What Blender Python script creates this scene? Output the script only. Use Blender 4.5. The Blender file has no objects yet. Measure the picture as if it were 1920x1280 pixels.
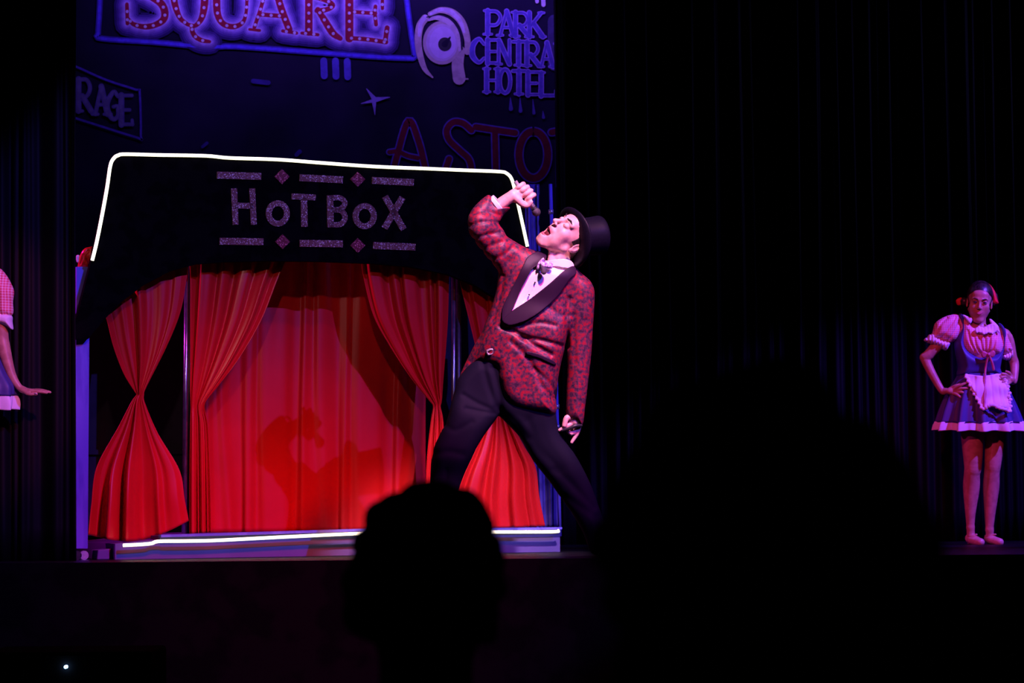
import bpy, math
import numpy as np
from mathutils import Matrix, Vector

sc = bpy.context.scene
COL = sc.collection
PI = math.pi

# ---------------------------------------------------------------- camera
FPX = 5000.0                     # focal length in pixels of the 1920 px wide frame
CAM_H = 0.26                     # eye level above the stage deck
pitch = math.atan(301 / FPX)
roll = math.radians(0.5)
cam_d = bpy.data.cameras.new('camera')
cam = bpy.data.objects.new('camera', cam_d)
COL.objects.link(cam)
cam_d.sensor_width = 36.0
cam_d.lens = 36.0 * FPX / 1920.0
cam_d.clip_end = 100
Rm = (Matrix.Rotation(PI / 2 + pitch, 3, 'X') @ Matrix.Rotation(-roll, 3, 'Z'))
cam.matrix_world = Matrix.Translation((0, 0, CAM_H)) @ Rm.to_4x4()
sc.camera = cam
cam_d.dof.use_dof = True
cam_d.dof.focus_distance = 12.4
cam_d.dof.aperture_fstop = 6.3
RM = np.array(Rm)
CR, CU, CF = RM[:, 0], RM[:, 1], -RM[:, 2]     # right, up, forward
CO = np.array([0, 0, CAM_H])

# ---------------------------------------------------------------- world, colour management
w = bpy.data.worlds.new('world'); sc.world = w; w.use_nodes = True
w.node_tree.nodes['Background'].inputs[0].default_value = (0.3, 0.3, 1.0, 1)
w.node_tree.nodes['Background'].inputs[1].default_value = 0.0012
sc.view_settings.view_transform = 'Standard'
sc.view_settings.look = 'None'
sc.view_settings.exposure = 0
sc.view_settings.gamma = 1
sc.view_settings.use_curve_mapping = False

# ---------------------------------------------------------------- stage lights
def lamp(kind, name, loc, target, color, power, **kw):
    l = bpy.data.lights.new(name, kind); o = bpy.data.objects.new(name, l); COL.objects.link(o)
    o.location = loc
    o.rotation_euler = (Vector(target) - Vector(loc)).to_track_quat('-Z', 'Y').to_euler()
    l.color = color; l.energy = power
    for k, v in kw.items(): setattr(l, k, v)
    return o

# violet spot from the house, right and above: throws the singer's shadow on the curtain
lamp('SPOT', 'violet_spot', (8.45, 1.42, 9.3), (-0.85, 13.0, 0.85), (0.15, 0.09, 1.0), 9500,
     spot_size=math.radians(13.5), spot_blend=0.2, shadow_soft_size=0.05)
# rose follow spot on the singer, steep from the front right
lamp('SPOT', 'rose_spot', (1.7, 8.2, 6.2), (0.20, 12.4, 1.30), (1.0, 0.58, 0.98), 3700,
     spot_size=math.radians(11), spot_blend=0.35, shadow_soft_size=0.08)
# red wash on the lower half of the booth from high in front
lamp('SPOT', 'red_wash', (2.2, 8.2, 5.6), (-1.12, 13.2, -0.45), (1.0, 0.012, 0.03), 3100,
     spot_size=math.radians(23), spot_blend=1.0, shadow_soft_size=0.3)
# violet strip light above the painted backdrop
lamp('AREA', 'backdrop_light', (-0.9, 16.35, 3.95), (-0.9, 16.9, 3.2), (0.34, 0.17, 1.0), 23, shape='RECTANGLE', size=3.0, size_y=0.15)
# magenta side light from the left wing
lamp('SPOT', 'magenta_side', (-4.3, 13.05, 2.7), (-1.1, 13.3, 0.8), (1.0, 0.02, 0.7), 330,
     spot_size=math.radians(45), spot_blend=0.6, shadow_soft_size=0.06)
# very weak warm fill, added in front to lift the sign board lettering
lamp('SPOT', 'sign_fill', (-0.6, 4.0, 4.6), (-1.1, 13.2, 1.6), (1.0, 0.50, 0.5), 430,
     spot_size=math.radians(16), spot_blend=0.6, shadow_soft_size=0.1)
# blue side light from the right wing, and a weak rose front light for the dancer on the right
lamp('SPOT', 'blue_side', (4.7, 13.1, 3.4), (2.75, 15.0, 0.85), (0.18, 0.05, 1.0), 1500,
     spot_size=math.radians(36), spot_blend=0.5, shadow_soft_size=0.05)
lamp('SPOT', 'blue_fold_fill', (6.2, 15.3, 3.4), (1.8, 16.2, 1.9), (0.25, 0.2, 1.0), 110,  # added grazing lamp, brings out the fold ridges of the right black curtain
     spot_size=math.radians(50), spot_blend=0.8, shadow_soft_size=0.1)
lamp('SPOT', 'rose_front', (0.6, 8.0, 4.2), (2.62, 15.0, 0.72), (1.0, 0.06, 0.20), 780,
     spot_size=math.radians(13), spot_blend=0.5, shadow_soft_size=0.1)
lamp('SPOT', 'rose_left', (0.5, 7.0, 3.6), (-2.55, 12.6, 0.95), (1.0, 0.16, 0.42), 1100,
     spot_size=math.radians(11), spot_blend=0.4, shadow_soft_size=0.1)

# ---------------------------------------------------------------- pixel -> place
def ray(px, py):
    px = np.asarray(px, float); py = np.asarray(py, float)
    return CF + ((px - 960) / FPX)[..., None] * CR + (-(py - 640) / FPX)[..., None] * CU
def P(px, py, Y):
    d = ray(px, py); t = (np.asarray(Y, float) - CO[1]) / d[..., 1]
    return CO + d * t[..., None]
def floor_y_px(px, Y):
    """picture row in which the stage deck at distance Y lies"""
    lo, hi = 900., 1300.
    for _ in range(40):
        m = (lo + hi) / 2
        if P(px, m, Y)[2] > 0: lo = m
        else: hi = m
    return lo
class Plane:                      # a vertical plane through two points of the deck
    def __init__(s, pxa, Ya, pxb, Yb):
        a = P(pxa, 950, Ya); b = P(pxb, 950, Yb); a[2] = b[2] = 0
        s.a = a; s.t = (b - a) / np.linalg.norm(b - a); s.n = np.array([-s.t[1], s.t[0], 0])   # n points away
    def at(s, px, py, off=0):
        d = ray(px, py); o = s.a + s.n * 0
        off = np.asarray(off, float)
        t = (np.dot(o - CO, s.n) + off) / (d @ s.n)
        return CO + d * t[..., None]
class Fr:                         # an upright frame for a figure: x right, y down, z away, all in picture pixels
    def __init__(s, px, py, Y):
        s.px, s.py = px, py; s.o = P(px, py, Y); s.k = FPX / float((s.o - CO) @ CF)
    def to(s, v):
        v = np.asarray(v, float)
        return s.o + ((v[..., 0] - s.px)[..., None] * CR - (v[..., 1] - s.py)[..., None] * CU + v[..., 2][..., None] * CF) / s.k

# ---------------------------------------------------------------- materials
def mat(name, col, rough=0.6, metal=0, spec=0.5, sheen=0, emis=None, es=0, **kw):
    m = bpy.data.materials.new(name); m.use_nodes = True
    b = m.node_tree.nodes['Principled BSDF']
    b.inputs['Base Color'].default_value = (*col, 1)
    b.inputs['Roughness'].default_value = rough
    b.inputs['Metallic'].default_value = metal
    b.inputs['Specular IOR Level'].default_value = spec
    if sheen:
        b.inputs['Sheen Weight'].default_value = sheen; b.inputs['Sheen Roughness'].default_value = 0.4
    if emis:
        b.inputs['Emission Color'].default_value = (*emis, 1); b.inputs['Emission Strength'].default_value = es
    for k, v in kw.items(): b.inputs[k].default_value = v
    return m
def nodes(m): return m.node_tree.nodes, m.node_tree.links, m.node_tree.nodes['Principled BSDF']
def noise_mix(m, c1, c2, scale, lo=0.45, hi=0.55, detail=4, bump=0, stretch=(1, 1, 1), rough2=None):
    n, l, b = nodes(m)
    tc = n.new('ShaderNodeTexCoord'); mp = n.new('ShaderNodeMapping'); mp.inputs['Scale'].default_value = stretch
    t = n.new('ShaderNodeTexNoise'); t.inputs['Scale'].default_value = scale; t.inputs['Detail'].default_value = detail
    r = n.new('ShaderNodeValToRGB'); r.color_ramp.elements[0].position = lo; r.color_ramp.elements[1].position = hi
    r.color_ramp.elements[0].color = (*c1, 1); r.color_ramp.elements[1].color = (*c2, 1)
    l.new(tc.outputs['Object'], mp.inputs[0]); l.new(mp.outputs[0], t.inputs['Vector'])
    l.new(t.outputs['Fac'], r.inputs[0]); l.new(r.outputs[0], b.inputs['Base Color'])
    if bump:
        bp = n.new('ShaderNodeBump'); bp.inputs['Strength'].default_value = bump; bp.inputs['Distance'].default_value = 0.004
        l.new(t.outputs['Fac'], bp.inputs['Height']); l.new(bp.outputs[0], b.inputs['Normal'])
    return m
def cloth_bump(m, scale=900, strength=0.15, stretch=(1, 1, 1)):
    n, l, b = nodes(m)
    tc = n.new('ShaderNodeTexCoord'); mp = n.new('ShaderNodeMapping'); mp.inputs['Scale'].default_value = stretch
    t = n.new('ShaderNodeTexNoise'); t.inputs['Scale'].default_value = scale
    bp = n.new('ShaderNodeBump'); bp.inputs['Strength'].default_value = strength; bp.inputs['Distance'].default_value = 0.002
    l.new(tc.outputs['Object'], mp.inputs[0]); l.new(mp.outputs[0], t.inputs['Vector'])
    l.new(t.outputs['Fac'], bp.inputs['Height']); l.new(bp.outputs[0], b.inputs['Normal'])
    return m
def checks(m, c1, c2, scale):
    n, l, b = nodes(m)
    tc = n.new('ShaderNodeTexCoord'); sp = n.new('ShaderNodeSeparateXYZ'); l.new(tc.outputs['Object'], sp.inputs[0])
    out = []
    for ax in ('X', 'Z'):
        mu = n.new('ShaderNodeMath'); mu.operation = 'MULTIPLY'; mu.inputs[1].default_value = scale; l.new(sp.outputs[ax], mu.inputs[0])
        fr = n.new('ShaderNodeMath'); fr.operation = 'FRACT'; l.new(mu.outputs[0], fr.inputs[0])
        gt = n.new('ShaderNodeMath'); gt.operation = 'GREATER_THAN'; gt.inputs[1].default_value = 0.5; l.new(fr.outputs[0], gt.inputs[0])
        out.append(gt)
    ad = n.new('ShaderNodeMath'); ad.operation = 'ADD'; l.new(out[0].outputs[0], ad.inputs[0]); l.new(out[1].outputs[0], ad.inputs[1])
    hf = n.new('ShaderNodeMath'); hf.operation = 'MULTIPLY'; hf.inputs[1].default_value = 0.5; l.new(ad.outputs[0], hf.inputs[0])
    mx = n.new('ShaderNodeMix'); mx.data_type = 'RGBA'; l.new(hf.outputs[0], mx.inputs['Factor'])
    mx.inputs['A'].default_value = (*c1, 1); mx.inputs['B'].default_value = (*c2, 1)
    l.new(mx.outputs['Result'], b.inputs['Base Color'])
    return m
def glitter(m, c1, c2, scale=260):
    n, l, b = nodes(m)
    tc = n.new('ShaderNodeTexCoord'); v = n.new('ShaderNodeTexVoronoi'); v.inputs['Scale'].default_value = scale
    l.new(tc.outputs['Object'], v.inputs['Vector'])
    r = n.new('ShaderNodeValToRGB'); r.color_ramp.elements[0].color = (*c1, 1); r.color_ramp.elements[1].color = (*c2, 1)
    sx = n.new('ShaderNodeSeparateColor'); l.new(v.outputs['Color'], sx.inputs[0]); l.new(sx.outputs[0], r.inputs[0])
    r.color_ramp.elements[0].position = 0.8; r.color_ramp.elements[1].position = 0.97
    l.new(r.outputs[0], b.inputs['Base Color'])
    bp = n.new('ShaderNodeBump'); bp.inputs['Strength'].default_value = 1.0; bp.inputs['Distance'].default_value = 0.004
    l.new(sx.outputs[1], bp.inputs['Height']); l.new(bp.outputs[0], b.inputs['Normal'])
    return m

M = {}
M['deck'] = noise_mix(mat('deck', (.006, .006, .007), .45, spec=.12), (.004, .004, .005), (.007, .007, .008), 6)
M['dark_wall'] = noise_mix(mat('dark_wall', (.003, .003, .003), .9, spec=.03), (.002, .002, .002), (.004, .0035, .0035), 5)
M['velour'] = cloth_bump(mat('velour', (.0025, .0025, .004), .55, spec=.1), 500, .2)
M['satin'] = noise_mix(cloth_bump(mat('satin', (.62, .006, .02), .33, spec=.5), 500, .06), (.52, .010, .009), (.64, .013, .013), 3, .3, .7)
M['header'] = noise_mix(mat('header', (.002, .002, .003), .9, spec=.02), (.001, .001, .0015), (.0025, .0025, .003), 12)
M['navy'] = noise_mix(mat('navy', (.03, .03, .07), .7, spec=.2), (.008, .008, .017), (.011, .011, .024), 9)
M['painted_post'] = noise_mix(mat('painted_post', (.14, .12, .6), .7, spec=.15), (.12, .10, .55), (.16, .14, .65), 14, stretch=(1, 1, .2))
M['platform'] = noise_mix(mat('platform', (.2, .16, .3), .6, spec=.2), (.10, .085, .25), (.14, .11, .3), 4, .3, .7)
M['steel'] = noise_mix(mat('steel', (.25, .3, .36), .25, metal=.9), (.2, .24, .3), (.3, .36, .42), 20)
M['led'] = mat('led', (1, 1, .9), .4, emis=(1.0, 0.93, 0.62), es=2.2)
M['glitter'] = glitter(mat('glitter', (.1, .06, .07), .5, spec=.3), (.15, .055, .025), (.8, .75, .6))
M['red_glitter'] = glitter(mat('red_glitter', (.2, .01, .01), .5, spec=.3), (.14, .005, .005), (.9, .3, .3))
M['skin'] = noise_mix(mat('skin', (.72, .42, .36), .42, spec=.4), (.68, .38, .33), (.78, .47, .4), 30)
M['skin_tan'] = noise_mix(mat('skin_tan', (.5, .26, .18), .4, spec=.4), (.46, .23, .16), (.54, .29, .2), 30)
M['lips'] = noise_mix(mat('lips', (.5, .12, .14), .4), (.45, .1, .12), (.55, .14, .16), 60)
M['mouth'] = noise_mix(mat('mouth', (.12, .015, .02), .6), (.1, .01, .015), (.15, .02, .03), 60)
M['teeth'] = noise_mix(mat('teeth', (.8, .77, .7), .3), (.78, .75, .68), (.85, .82, .76), 60)
M['eye'] = noise_mix(mat('eye', (.03, .02, .02), .3), (.02, .015, .015), (.04, .03, .025), 60)
M['hair'] = noise_mix(mat('hair', (.012, .009, .008), .38, spec=.6), (.008, .006, .006), (.03, .022, .02), 60, bump=.5, stretch=(1, 1, .15))
M['brocade'] = noise_mix(mat('brocade', (.5, .01, .03), .5, spec=.3), (.022, .009, .028), (.26, .006, .020), 62, .34, .62, detail=8, bump=.15)
r_ = [n_ for n_ in M['brocade'].node_tree.nodes if n_.type == 'VALTORGB'][0].color_ramp
e_ = r_.elements.new(.48); e_.color = (.085, .020, .045, 1); e_ = r_.elements.new(.54); e_.color = (.16, .012, .034, 1)
M['lapel'] = cloth_bump(mat('lapel', (.018, .006, .022), .5, spec=.2), 600, .1)
M['shirt'] = cloth_bump(mat('shirt', (.85, .84, .86), .7), 500, .1)
M['bow'] = noise_mix(mat('bow', (.6, .4, .7), .4), (.2, .1, .35), (.8, .65, .85), 90, .45, .55)
M['trouser'] = cloth_bump(mat('trouser', (.0045, .0045, .014), .75, spec=.1), 700, .15)
M['shoe'] = noise_mix(mat('shoe', (.01, .01, .012), .25), (.008, .008, .01), (.014, .014, .016), 30)
M['hat'] = noise_mix(mat('hat', (.005, .004, .01), .45, spec=.12), (.004, .003, .008), (.006, .005, .012), 200)
M['black_plastic'] = noise_mix(mat('black_plastic', (.015, .015, .018), .4), (.012, .012, .014), (.02, .02, .022), 60)
M['mesh_black'] = noise_mix(mat('mesh_black', (.03, .03, .035), .5), (.02, .02, .025), (.07, .06, .08), 500, bump=.6)
M['silver'] = noise_mix(mat('silver', (.7, .66, .7), .3, metal=.7), (.62, .6, .64), (.75, .72, .75), 40)
M['gingham'] = checks(mat('gingham', (.8, .2, .25), .7), (.72, .10, .15), (.88, .62, .66), 95)
M['gingham_big'] = checks(mat('gingham_big', (.8, .2, .25), .7), (.75, .07, .12), (.9, .6, .62), 80)
M['frill'] = cloth_bump(mat('frill', (.86, .78, .86), .7), 400, .15)
M['dress'] = cloth_bump(mat('dress', (.05, .045, .2), .5, spec=.4), 600, .12)
M['ribbon'] = noise_mix(mat('ribbon', (.5, .12, .18), .5), (.45, .1, .15), (.55, .15, .2), 40)
M['red_bow'] = noise_mix(mat('red_bow', (.7, .01, .02), .5), (.65, .008, .015), (.75, .015, .03), 40)
M['tan_shoe'] = noise_mix(mat('tan_shoe', (.62, .38, .3), .35), (.58, .35, .28), (.66, .42, .33), 40)
M['silhouette_hair'] = noise_mix(mat('silhouette_hair', (.004, .004, .004), .8, spec=.1), (.003, .003, .003), (.006, .005, .005), 40)
M['blue_led'] = mat('blue_led', (.2, .4, 1), .4, emis=(.25, .5, 1.0), es=30)

# ---------------------------------------------------------------- objects
def raw(name, V, F, m, parent=None, smooth=True):
    me = bpy.data.meshes.new(name)
    V = np.asarray(V, np.float32)
    if parent is not None: V = V - np.asarray(parent['_o'], np.float32)
    if isinstance(F, np.ndarray):
        n = F.shape[1]
        me.vertices.add(len(V)); me.vertices.foreach_set('co', V.ravel())
        me.loops.add(F.size); me.loops.foreach_set('vertex_index', F.astype(np.int32).ravel())
        me.polygons.add(len(F)); me.polygons.foreach_set('loop_start', np.arange(0, F.size, n, dtype=np.int32))
        me.update(calc_edges=True)
    else:
        me.from_pydata(V.tolist(), [], F); me.update()
    me.materials.append(m)
    me.polygons.foreach_set('use_smooth', [smooth] * len(me.polygons))
    o = bpy.data.objects.new(name, me); COL.objects.link(o)
    if parent is not None:
        o.parent = parent['e']
    return o
def thing(name, label, cat, loc, group=None):
    e = bpy.data.objects.new(name, None); COL.objects.link(e); e.location = Vector([float(x) for x in loc]); e.empty_display_size = .1
    e['label'] = label; e['category'] = cat
    if group: e['group'] = group
    return {'e': e, '_o': np.array(loc, float)}
def sub(o, parent):               # make o the parent dictionary of sub-parts
    return {'e': o, '_o': parent['_o']}
def tag(o, label, cat, group=None):
    o['label'] = label; o['category'] = cat
    if group: o['group'] = group
    c = np.array([v.co for v in o.data.vertices]) if len(o.data.vertices) < 200000 else None
    return o
def struct(o): o['kind'] = 'structure'; return o
def plab(o, t): o['label'] = t; return o

def cr(pts, n=8, closed=False):   # Catmull-Rom through points of any dimension
    p = np.asarray(pts, float); N = len(p)
    if closed: q = np.vstack([p[-1:], p, p[:2]]); segs = N
    else: q = np.vstack([2 * p[:1] - p[1:2], p, 2 * p[-1:] - p[-2:-1]]); segs = N - 1
    out = []
    for i in range(segs):
        a, b, c, d = q[i:i + 4]
        t = np.linspace(0, 1, n, endpoint=False)[:, None]
        out.append(.5 * (2 * b + (c - a) * t + (2 * a - 5 * b + 4 * c - d) * t ** 2 + (3 * b - a - 3 * c + d) * t ** 3))
    if not closed: out.append(p[-1:])
    return np.vstack(out)
def grid_faces(nu, nv, wrap=False):
    i, j = np.meshgrid(np.arange(nu - (0 if wrap else 1)), np.arange(nv - 1), indexing='ij')
    i2 = (i + 1) % nu
    return np.stack([i * nv + j, i2 * nv + j, i2 * nv + j + 1, i * nv + j + 1], -1).reshape(-1, 4)
def tube(pts, r, n=12, caps=True):
    p = np.asarray(pts, float); N = len(p); r = np.broadcast_to(np.asarray(r, float), (N,))
    t = np.gradient(p, axis=0); t /= np.linalg.norm(t, axis=1)[:, None] + 1e-12
    up = np.array([0, 0, 1.]) if abs(t[0][2]) < .9 else np.array([1., 0, 0])
    V = []
    a = np.cross(t[0], up); a /= np.linalg.norm(a)
    for k in range(N):
        a = a - t[k] * (a @ t[k]); a /= np.linalg.norm(a); b = np.cross(t[k], a)
        th = np.linspace(0, 2 * PI, n, endpoint=False)
        V.append(p[k] + r[k] * (np.cos(th)[:, None] * a + np.sin(th)[:, None] * b))
    V = np.vstack(V); F = []
    for k in range(N - 1):
        for q in range(n):
            F.append((k * n + q, k * n + (q + 1) % n, (k + 1) * n + (q + 1) % n, (k + 1) * n + q))
    if caps:
        F.append(tuple(range(n - 1, -1, -1))); F.append(tuple((N - 1) * n + q for q in range(n)))
    return V, F
class MB:                          # gathers pieces of one mesh
    def __init__(s): s.V = []; s.F = []; s.n = 0
    def add(s, V, F):
        V = np.asarray(V, float)
        s.V.append(V); s.F += [tuple(int(i) + s.n for i in f) for f in F]; s.n += len(V); return s
    def box(s, lo, hi):
        (a, b, c), (d, e, f) = lo, hi
        return s.hexa([(a, b, c), (d, b, c), (d, e, c), (a, e, c), (a, b, f), (d, b, f), (d, e, f), (a, e, f)])
    def hexa(s, V):
        return s.add(V, [(0, 3, 2, 1), (4, 5, 6, 7), (0, 1, 5, 4), (1, 2, 6, 5), (2, 3, 7, 6), (3, 0, 4, 7)])
    def go(s, name, m, parent=None, smooth=False, bevel=0):
        o = raw(name, np.vstack(s.V), s.F, m, parent, smooth)
        if bevel:
            b = o.modifiers.new('bevel', 'BEVEL'); b.width = bevel; b.segments = 2; b.limit_method = 'ANGLE'
        return o
def prism(front, back):            # a closed outline with thickness: front and back rings of points
    n = len(front); V = np.vstack([front, back])
    F = [tuple(range(n - 1, -1, -1)), tuple(range(n, 2 * n))] + [(i, (i + 1) % n, n + (i + 1) % n, n + i) for i in range(n)]
    return V, F
def solid(o, t):
    m = o.modifiers.new('thickness', 'SOLIDIFY'); m.thickness = t; m.offset = 0; return o

# ---------------------------------------------------------------- implicit modelling: smooth blends on a grid, then surface nets
def nets(F, org, h):
    ins = F < 0
    n = np.array(F.shape)
    c = np.zeros(n - 1, np.uint8)
    for a in (0, 1):
        for b in (0, 1):
            for d in (0, 1):
                c += ins[a:n[0] - 1 + a, b:n[1] - 1 + b, d:n[2] - 1 + d]
    act = (c > 0) & (c < 8)
    idx = np.full(act.shape, -1, np.int32)
    ijk = np.argwhere(act); idx[act] = np.arange(len(ijk))
    pos = np.zeros((len(ijk), 3)); cnt = np.zeros(len(ijk))
    cor = [(a, b, d) for a in (0, 1) for b in (0, 1) for d in (0, 1)]
    val = {q: F[ijk[:, 0] + q[0], ijk[:, 1] + q[1], ijk[:, 2] + q[2]] for q in cor}
    for a in cor:
        for ax in range(3):
            if a[ax] == 0:
                b = list(a); b[ax] = 1; b = tuple(b)
                va, vb = val[a], val[b]
                mk = (va < 0) != (vb < 0)
                t = np.clip(va[mk] / (va[mk] - vb[mk]), 0, 1)
                pos[mk] += np.array(a) + (np.array(b) - np.array(a)) * t[:, None]; cnt[mk] += 1
    V = (ijk + pos / np.maximum(cnt, 1)[:, None]) * h + org
    Q = []
    for ax in range(3):
        o1, o2 = [(1, 2), (2, 0), (0, 1)][ax]
        sl0 = [slice(None)] * 3; sl1 = [slice(None)] * 3
        sl0[ax] = slice(0, -1); sl1[ax] = slice(1, None)
        for o in (o1, o2): sl0[o] = slice(1, -1); sl1[o] = slice(1, -1)
        A = ins[tuple(sl0)]; B = ins[tuple(sl1)]
        e = np.argwhere(A != B); fl = A[e[:, 0], e[:, 1], e[:, 2]]
        g = e.copy(); g[:, o1] += 1; g[:, o2] += 1
        def at(d1, d2):
            q = g.copy(); q[:, o1] += d1; q[:, o2] += d2
            return idx[q[:, 0], q[:, 1], q[:, 2]]
        q = np.stack([at(-1, -1), at(0, -1), at(0, 0), at(-1, 0)], 1)
        q[~fl] = q[~fl][:, ::-1]
        Q.append(q)
    Q = np.vstack(Q); Q = Q[(Q >= 0).all(1)]
    return V, Q
def seg2(X, Y, pts, closed=True):  # distance to a polyline in 2D, and inside flag
    p = np.asarray(pts, float); N = len(p)
    D = np.full(np.broadcast(X, Y).shape, 1e9, np.float32); ins = np.zeros(D.shape, bool)
    for i in range(N if closed else N - 1):
        a = p[i]; b = p[(i + 1) % N]; e = b - a; L = e @ e + 1e-9
        t = np.clip(((X - a[0]) * e[0] + (Y - a[1]) * e[1]) / L, 0, 1)
        D = np.minimum(D, (X - a[0] - t * e[0]) ** 2 + (Y - a[1] - t * e[1]) ** 2)
        if closed:
            cnd = (a[1] > Y) != (b[1] > Y)
            xi = a[0] + (Y - a[1]) * e[0] / (e[1] if abs(e[1]) > 1e-9 else 1e-9)
            ins ^= cnd & (X < xi)
    D = np.sqrt(D)
    return D, ins
class Vol:
    def __init__(s, x0, x1, y0, y1, z0, z1, h=1.0):
        s.h = h; s.org = np.array([x0, y0, z0], float)
        s.n = np.array([int((x1 - x0) / h) + 1, int((y1 - y0) / h) + 1, int((z1 - z0) / h) + 1])
        s.F = np.full(s.n, 50., np.float32)
        s.ax = [(s.org[i] + h * np.arange(s.n[i])).astype(np.float32) for i in range(3)]
    def copy(s):
        c = Vol.__new__(Vol); c.h = s.h; c.org = s.org; c.n = s.n; c.ax = s.ax; c.F = s.F.copy(); return c
    def blk(s, lo, hi, pad):
        lo = np.floor((np.asarray(lo) - pad - s.org) / s.h).astype(int); hi = np.ceil((np.asarray(hi) + pad - s.org) / s.h).astype(int)
        lo = np.clip(lo, 0, s.n); hi = np.clip(hi + 1, 0, s.n)
        sl = tuple(slice(a, b) for a, b in zip(lo, hi))
        X = s.ax[0][sl[0]][:, None, None]; Y = s.ax[1][sl[1]][None, :, None]; Z = s.ax[2][sl[2]][None, None, :]
        return sl, X, Y, Z
    def mix(s, sl, d, k, op):
        c = s.F[sl]
        if c.size == 0: return s
        if op == 'u': a, b, sg = d, c, 1
        elif op == 's': a, b, sg = d, -c, -1          # subtract
        elif op == 'i': a, b, sg = -d, -c, -1
        if k > 0:
            hh = np.clip(.5 + .5 * (b - a) / k, 0, 1)
            r = b + (a - b) * hh - k * hh * (1 - hh)
        else: r = np.minimum(a, b)
        s.F[sl] = sg * r
        return s
    def ell(s, c, r, A=None, k=3, op='u'):
        c = np.asarray(c, float); r = np.broadcast_to(np.asarray(r, float), (3,))
        rm = r.max() if A is not None else r
        sl, X, Y, Z = s.blk(c - rm, c + rm, k + 3)
        dx, dy, dz = X - c[0], Y - c[1], Z - c[2]
        if A is not None:
            A = np.asarray(A)
            q = [A[i][0] * dx + A[i][1] * dy + A[i][2] * dz for i in range(3)]
        else: q = [dx, dy, dz]
        k0 = np.sqrt(sum((q[i] / r[i]) ** 2 for i in range(3))); k1 = np.sqrt(sum((q[i] / r[i] ** 2) ** 2 for i in range(3))) + 1e-6
        return s.mix(sl, (k0 * (k0 - 1) / k1).astype(np.float32), k, op)
    def cap(s, a, b, ra, rb=None, k=3, op='u'):
        rb = ra if rb is None else rb
        a = np.asarray(a, float); b = np.asarray(b, float); rm = max(ra, rb)
        sl, X, Y, Z = s.blk(np.minimum(a, b) - rm, np.maximum(a, b) + rm, k + 3)
        e = b - a; L = e @ e + 1e-9
        t = np.clip(((X - a[0]) * e[0] + (Y - a[1]) * e[1] + (Z - a[2]) * e[2]) / L, 0, 1)
        d = np.sqrt((X - a[0] - t * e[0]) ** 2 + (Y - a[1] - t * e[1]) ** 2 + (Z - a[2] - t * e[2]) ** 2) - (ra + (rb - ra) * t)
        return s.mix(sl, d.astype(np.float32), k, op)
    def chain(s, pts, rs, k=3, op='u'):
        q = np.column_stack([np.array(pts, float), np.array(rs, float)])
        if len(q) > 2: q = cr(q, 5)
        lo = (q[:, :3] - q[:, 3:]).min(0); hi = (q[:, :3] + q[:, 3:]).max(0)
        sl, X, Y, Z = s.blk(lo, hi, k + 3)
        D = None
        for i in range(len(q) - 1):
            a, b = q[i, :3], q[i + 1, :3]; e = b - a; L = e @ e + 1e-9
            t = np.clip(((X - a[0]) * e[0] + (Y - a[1]) * e[1] + (Z - a[2]) * e[2]) / L, 0, 1)
            d = np.sqrt((X - a[0] - t * e[0]) ** 2 + (Y - a[1] - t * e[1]) ** 2 + (Z - a[2] - t * e[2]) ** 2) - (q[i, 3] + (q[i + 1, 3] - q[i, 3]) * t)
            D = d if D is None else np.minimum(D, d)
        return s.mix(sl, D.astype(np.float32), k, op)
    def infl(s, poly, T, R, zc=0, k=3, n=6, op='u'):
        """outline rounded to real thickness; zc = number or [(x,y,z), ...]; T likewise"""
        p = cr(poly, n, True) if n else np.asarray(poly, float)
        zs = [q[2] for q in zc] if not np.isscalar(zc) else [zc]
        tm = max(q[2] for q in T) if not np.isscalar(T) else T
        lo = [p[:, 0].min(), p[:, 1].min(), min(zs) - tm]; hi = [p[:, 0].max(), p[:, 1].max(), max(zs) + tm]
        sl, X, Y, Z = s.blk(lo, hi, k + 3)
        D, ins = seg2(X[:, :, 0], Y[:, :, 0], p)
        D = np.where(ins, D, -D)[:, :, None]
        def fld(c):
            if np.isscalar(c): return c
            W = 0; S = 0
            for x, y, z in c:
                ww = 1 / ((X - x) ** 2 + (Y - y) ** 2 + 30.) ** 1.5; W = W + ww; S = S + ww * z
            return S / W
        t = fld(T); q = np.maximum(1 - D / R, 0)
        f = (np.sqrt(q ** 2 + ((Z - fld(zc)) / t) ** 2) - 1) * min(R, tm)
        return s.mix(sl, f.astype(np.float32), k, op)
    def pr2(s, poly, n=6):          # prism field (2D) over the whole grid
        p = cr(poly, n, True) if n else np.asarray(poly, float)
        D, ins = seg2(s.ax[0][:, None], s.ax[1][None, :], p)
        return np.where(ins, -D, D)[:, :, None]
    def groove(s, pts, wd, dep, z1=None):
        p = cr(pts, 8); lo = p.min(0) - 3 * wd; hi = p.max(0) + 3 * wd
        sl, X, Y, Z = s.blk([lo[0], lo[1], s.ax[2][0]], [hi[0], hi[1], s.ax[2][-1] if z1 is None else z1], 0)
        D, _ = seg2(X[:, :, 0], Y[:, :, 0], p, False)
        s.F[sl] += (dep * np.exp(-(D / wd) ** 2))[:, :, None].astype(np.float32)
        return s
    def go(s, name, fr, m, parent=None):
        V, Q = nets(s.F, s.org, s.h)
        # light smoothing
        if len(V):
            e = np.vstack([Q[:, [0, 1]], Q[:, [1, 2]], Q[:, [2, 3]], Q[:, [3, 0]]])
            for f in (.5,):
                A = np.zeros_like(V); c = np.zeros(len(V))
                for i in range(3):
                    A[:, i] = np.bincount(e[:, 0], V[e[:, 1], i], len(V)) + np.bincount(e[:, 1], V[e[:, 0], i], len(V))
                c = np.bincount(e[:, 0], minlength=len(V)) + np.bincount(e[:, 1], minlength=len(V))
                V = V + f * (A / np.maximum(c, 1)[:, None] - V)
        return raw(name, fr.to(V), Q, m, parent)
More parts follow.
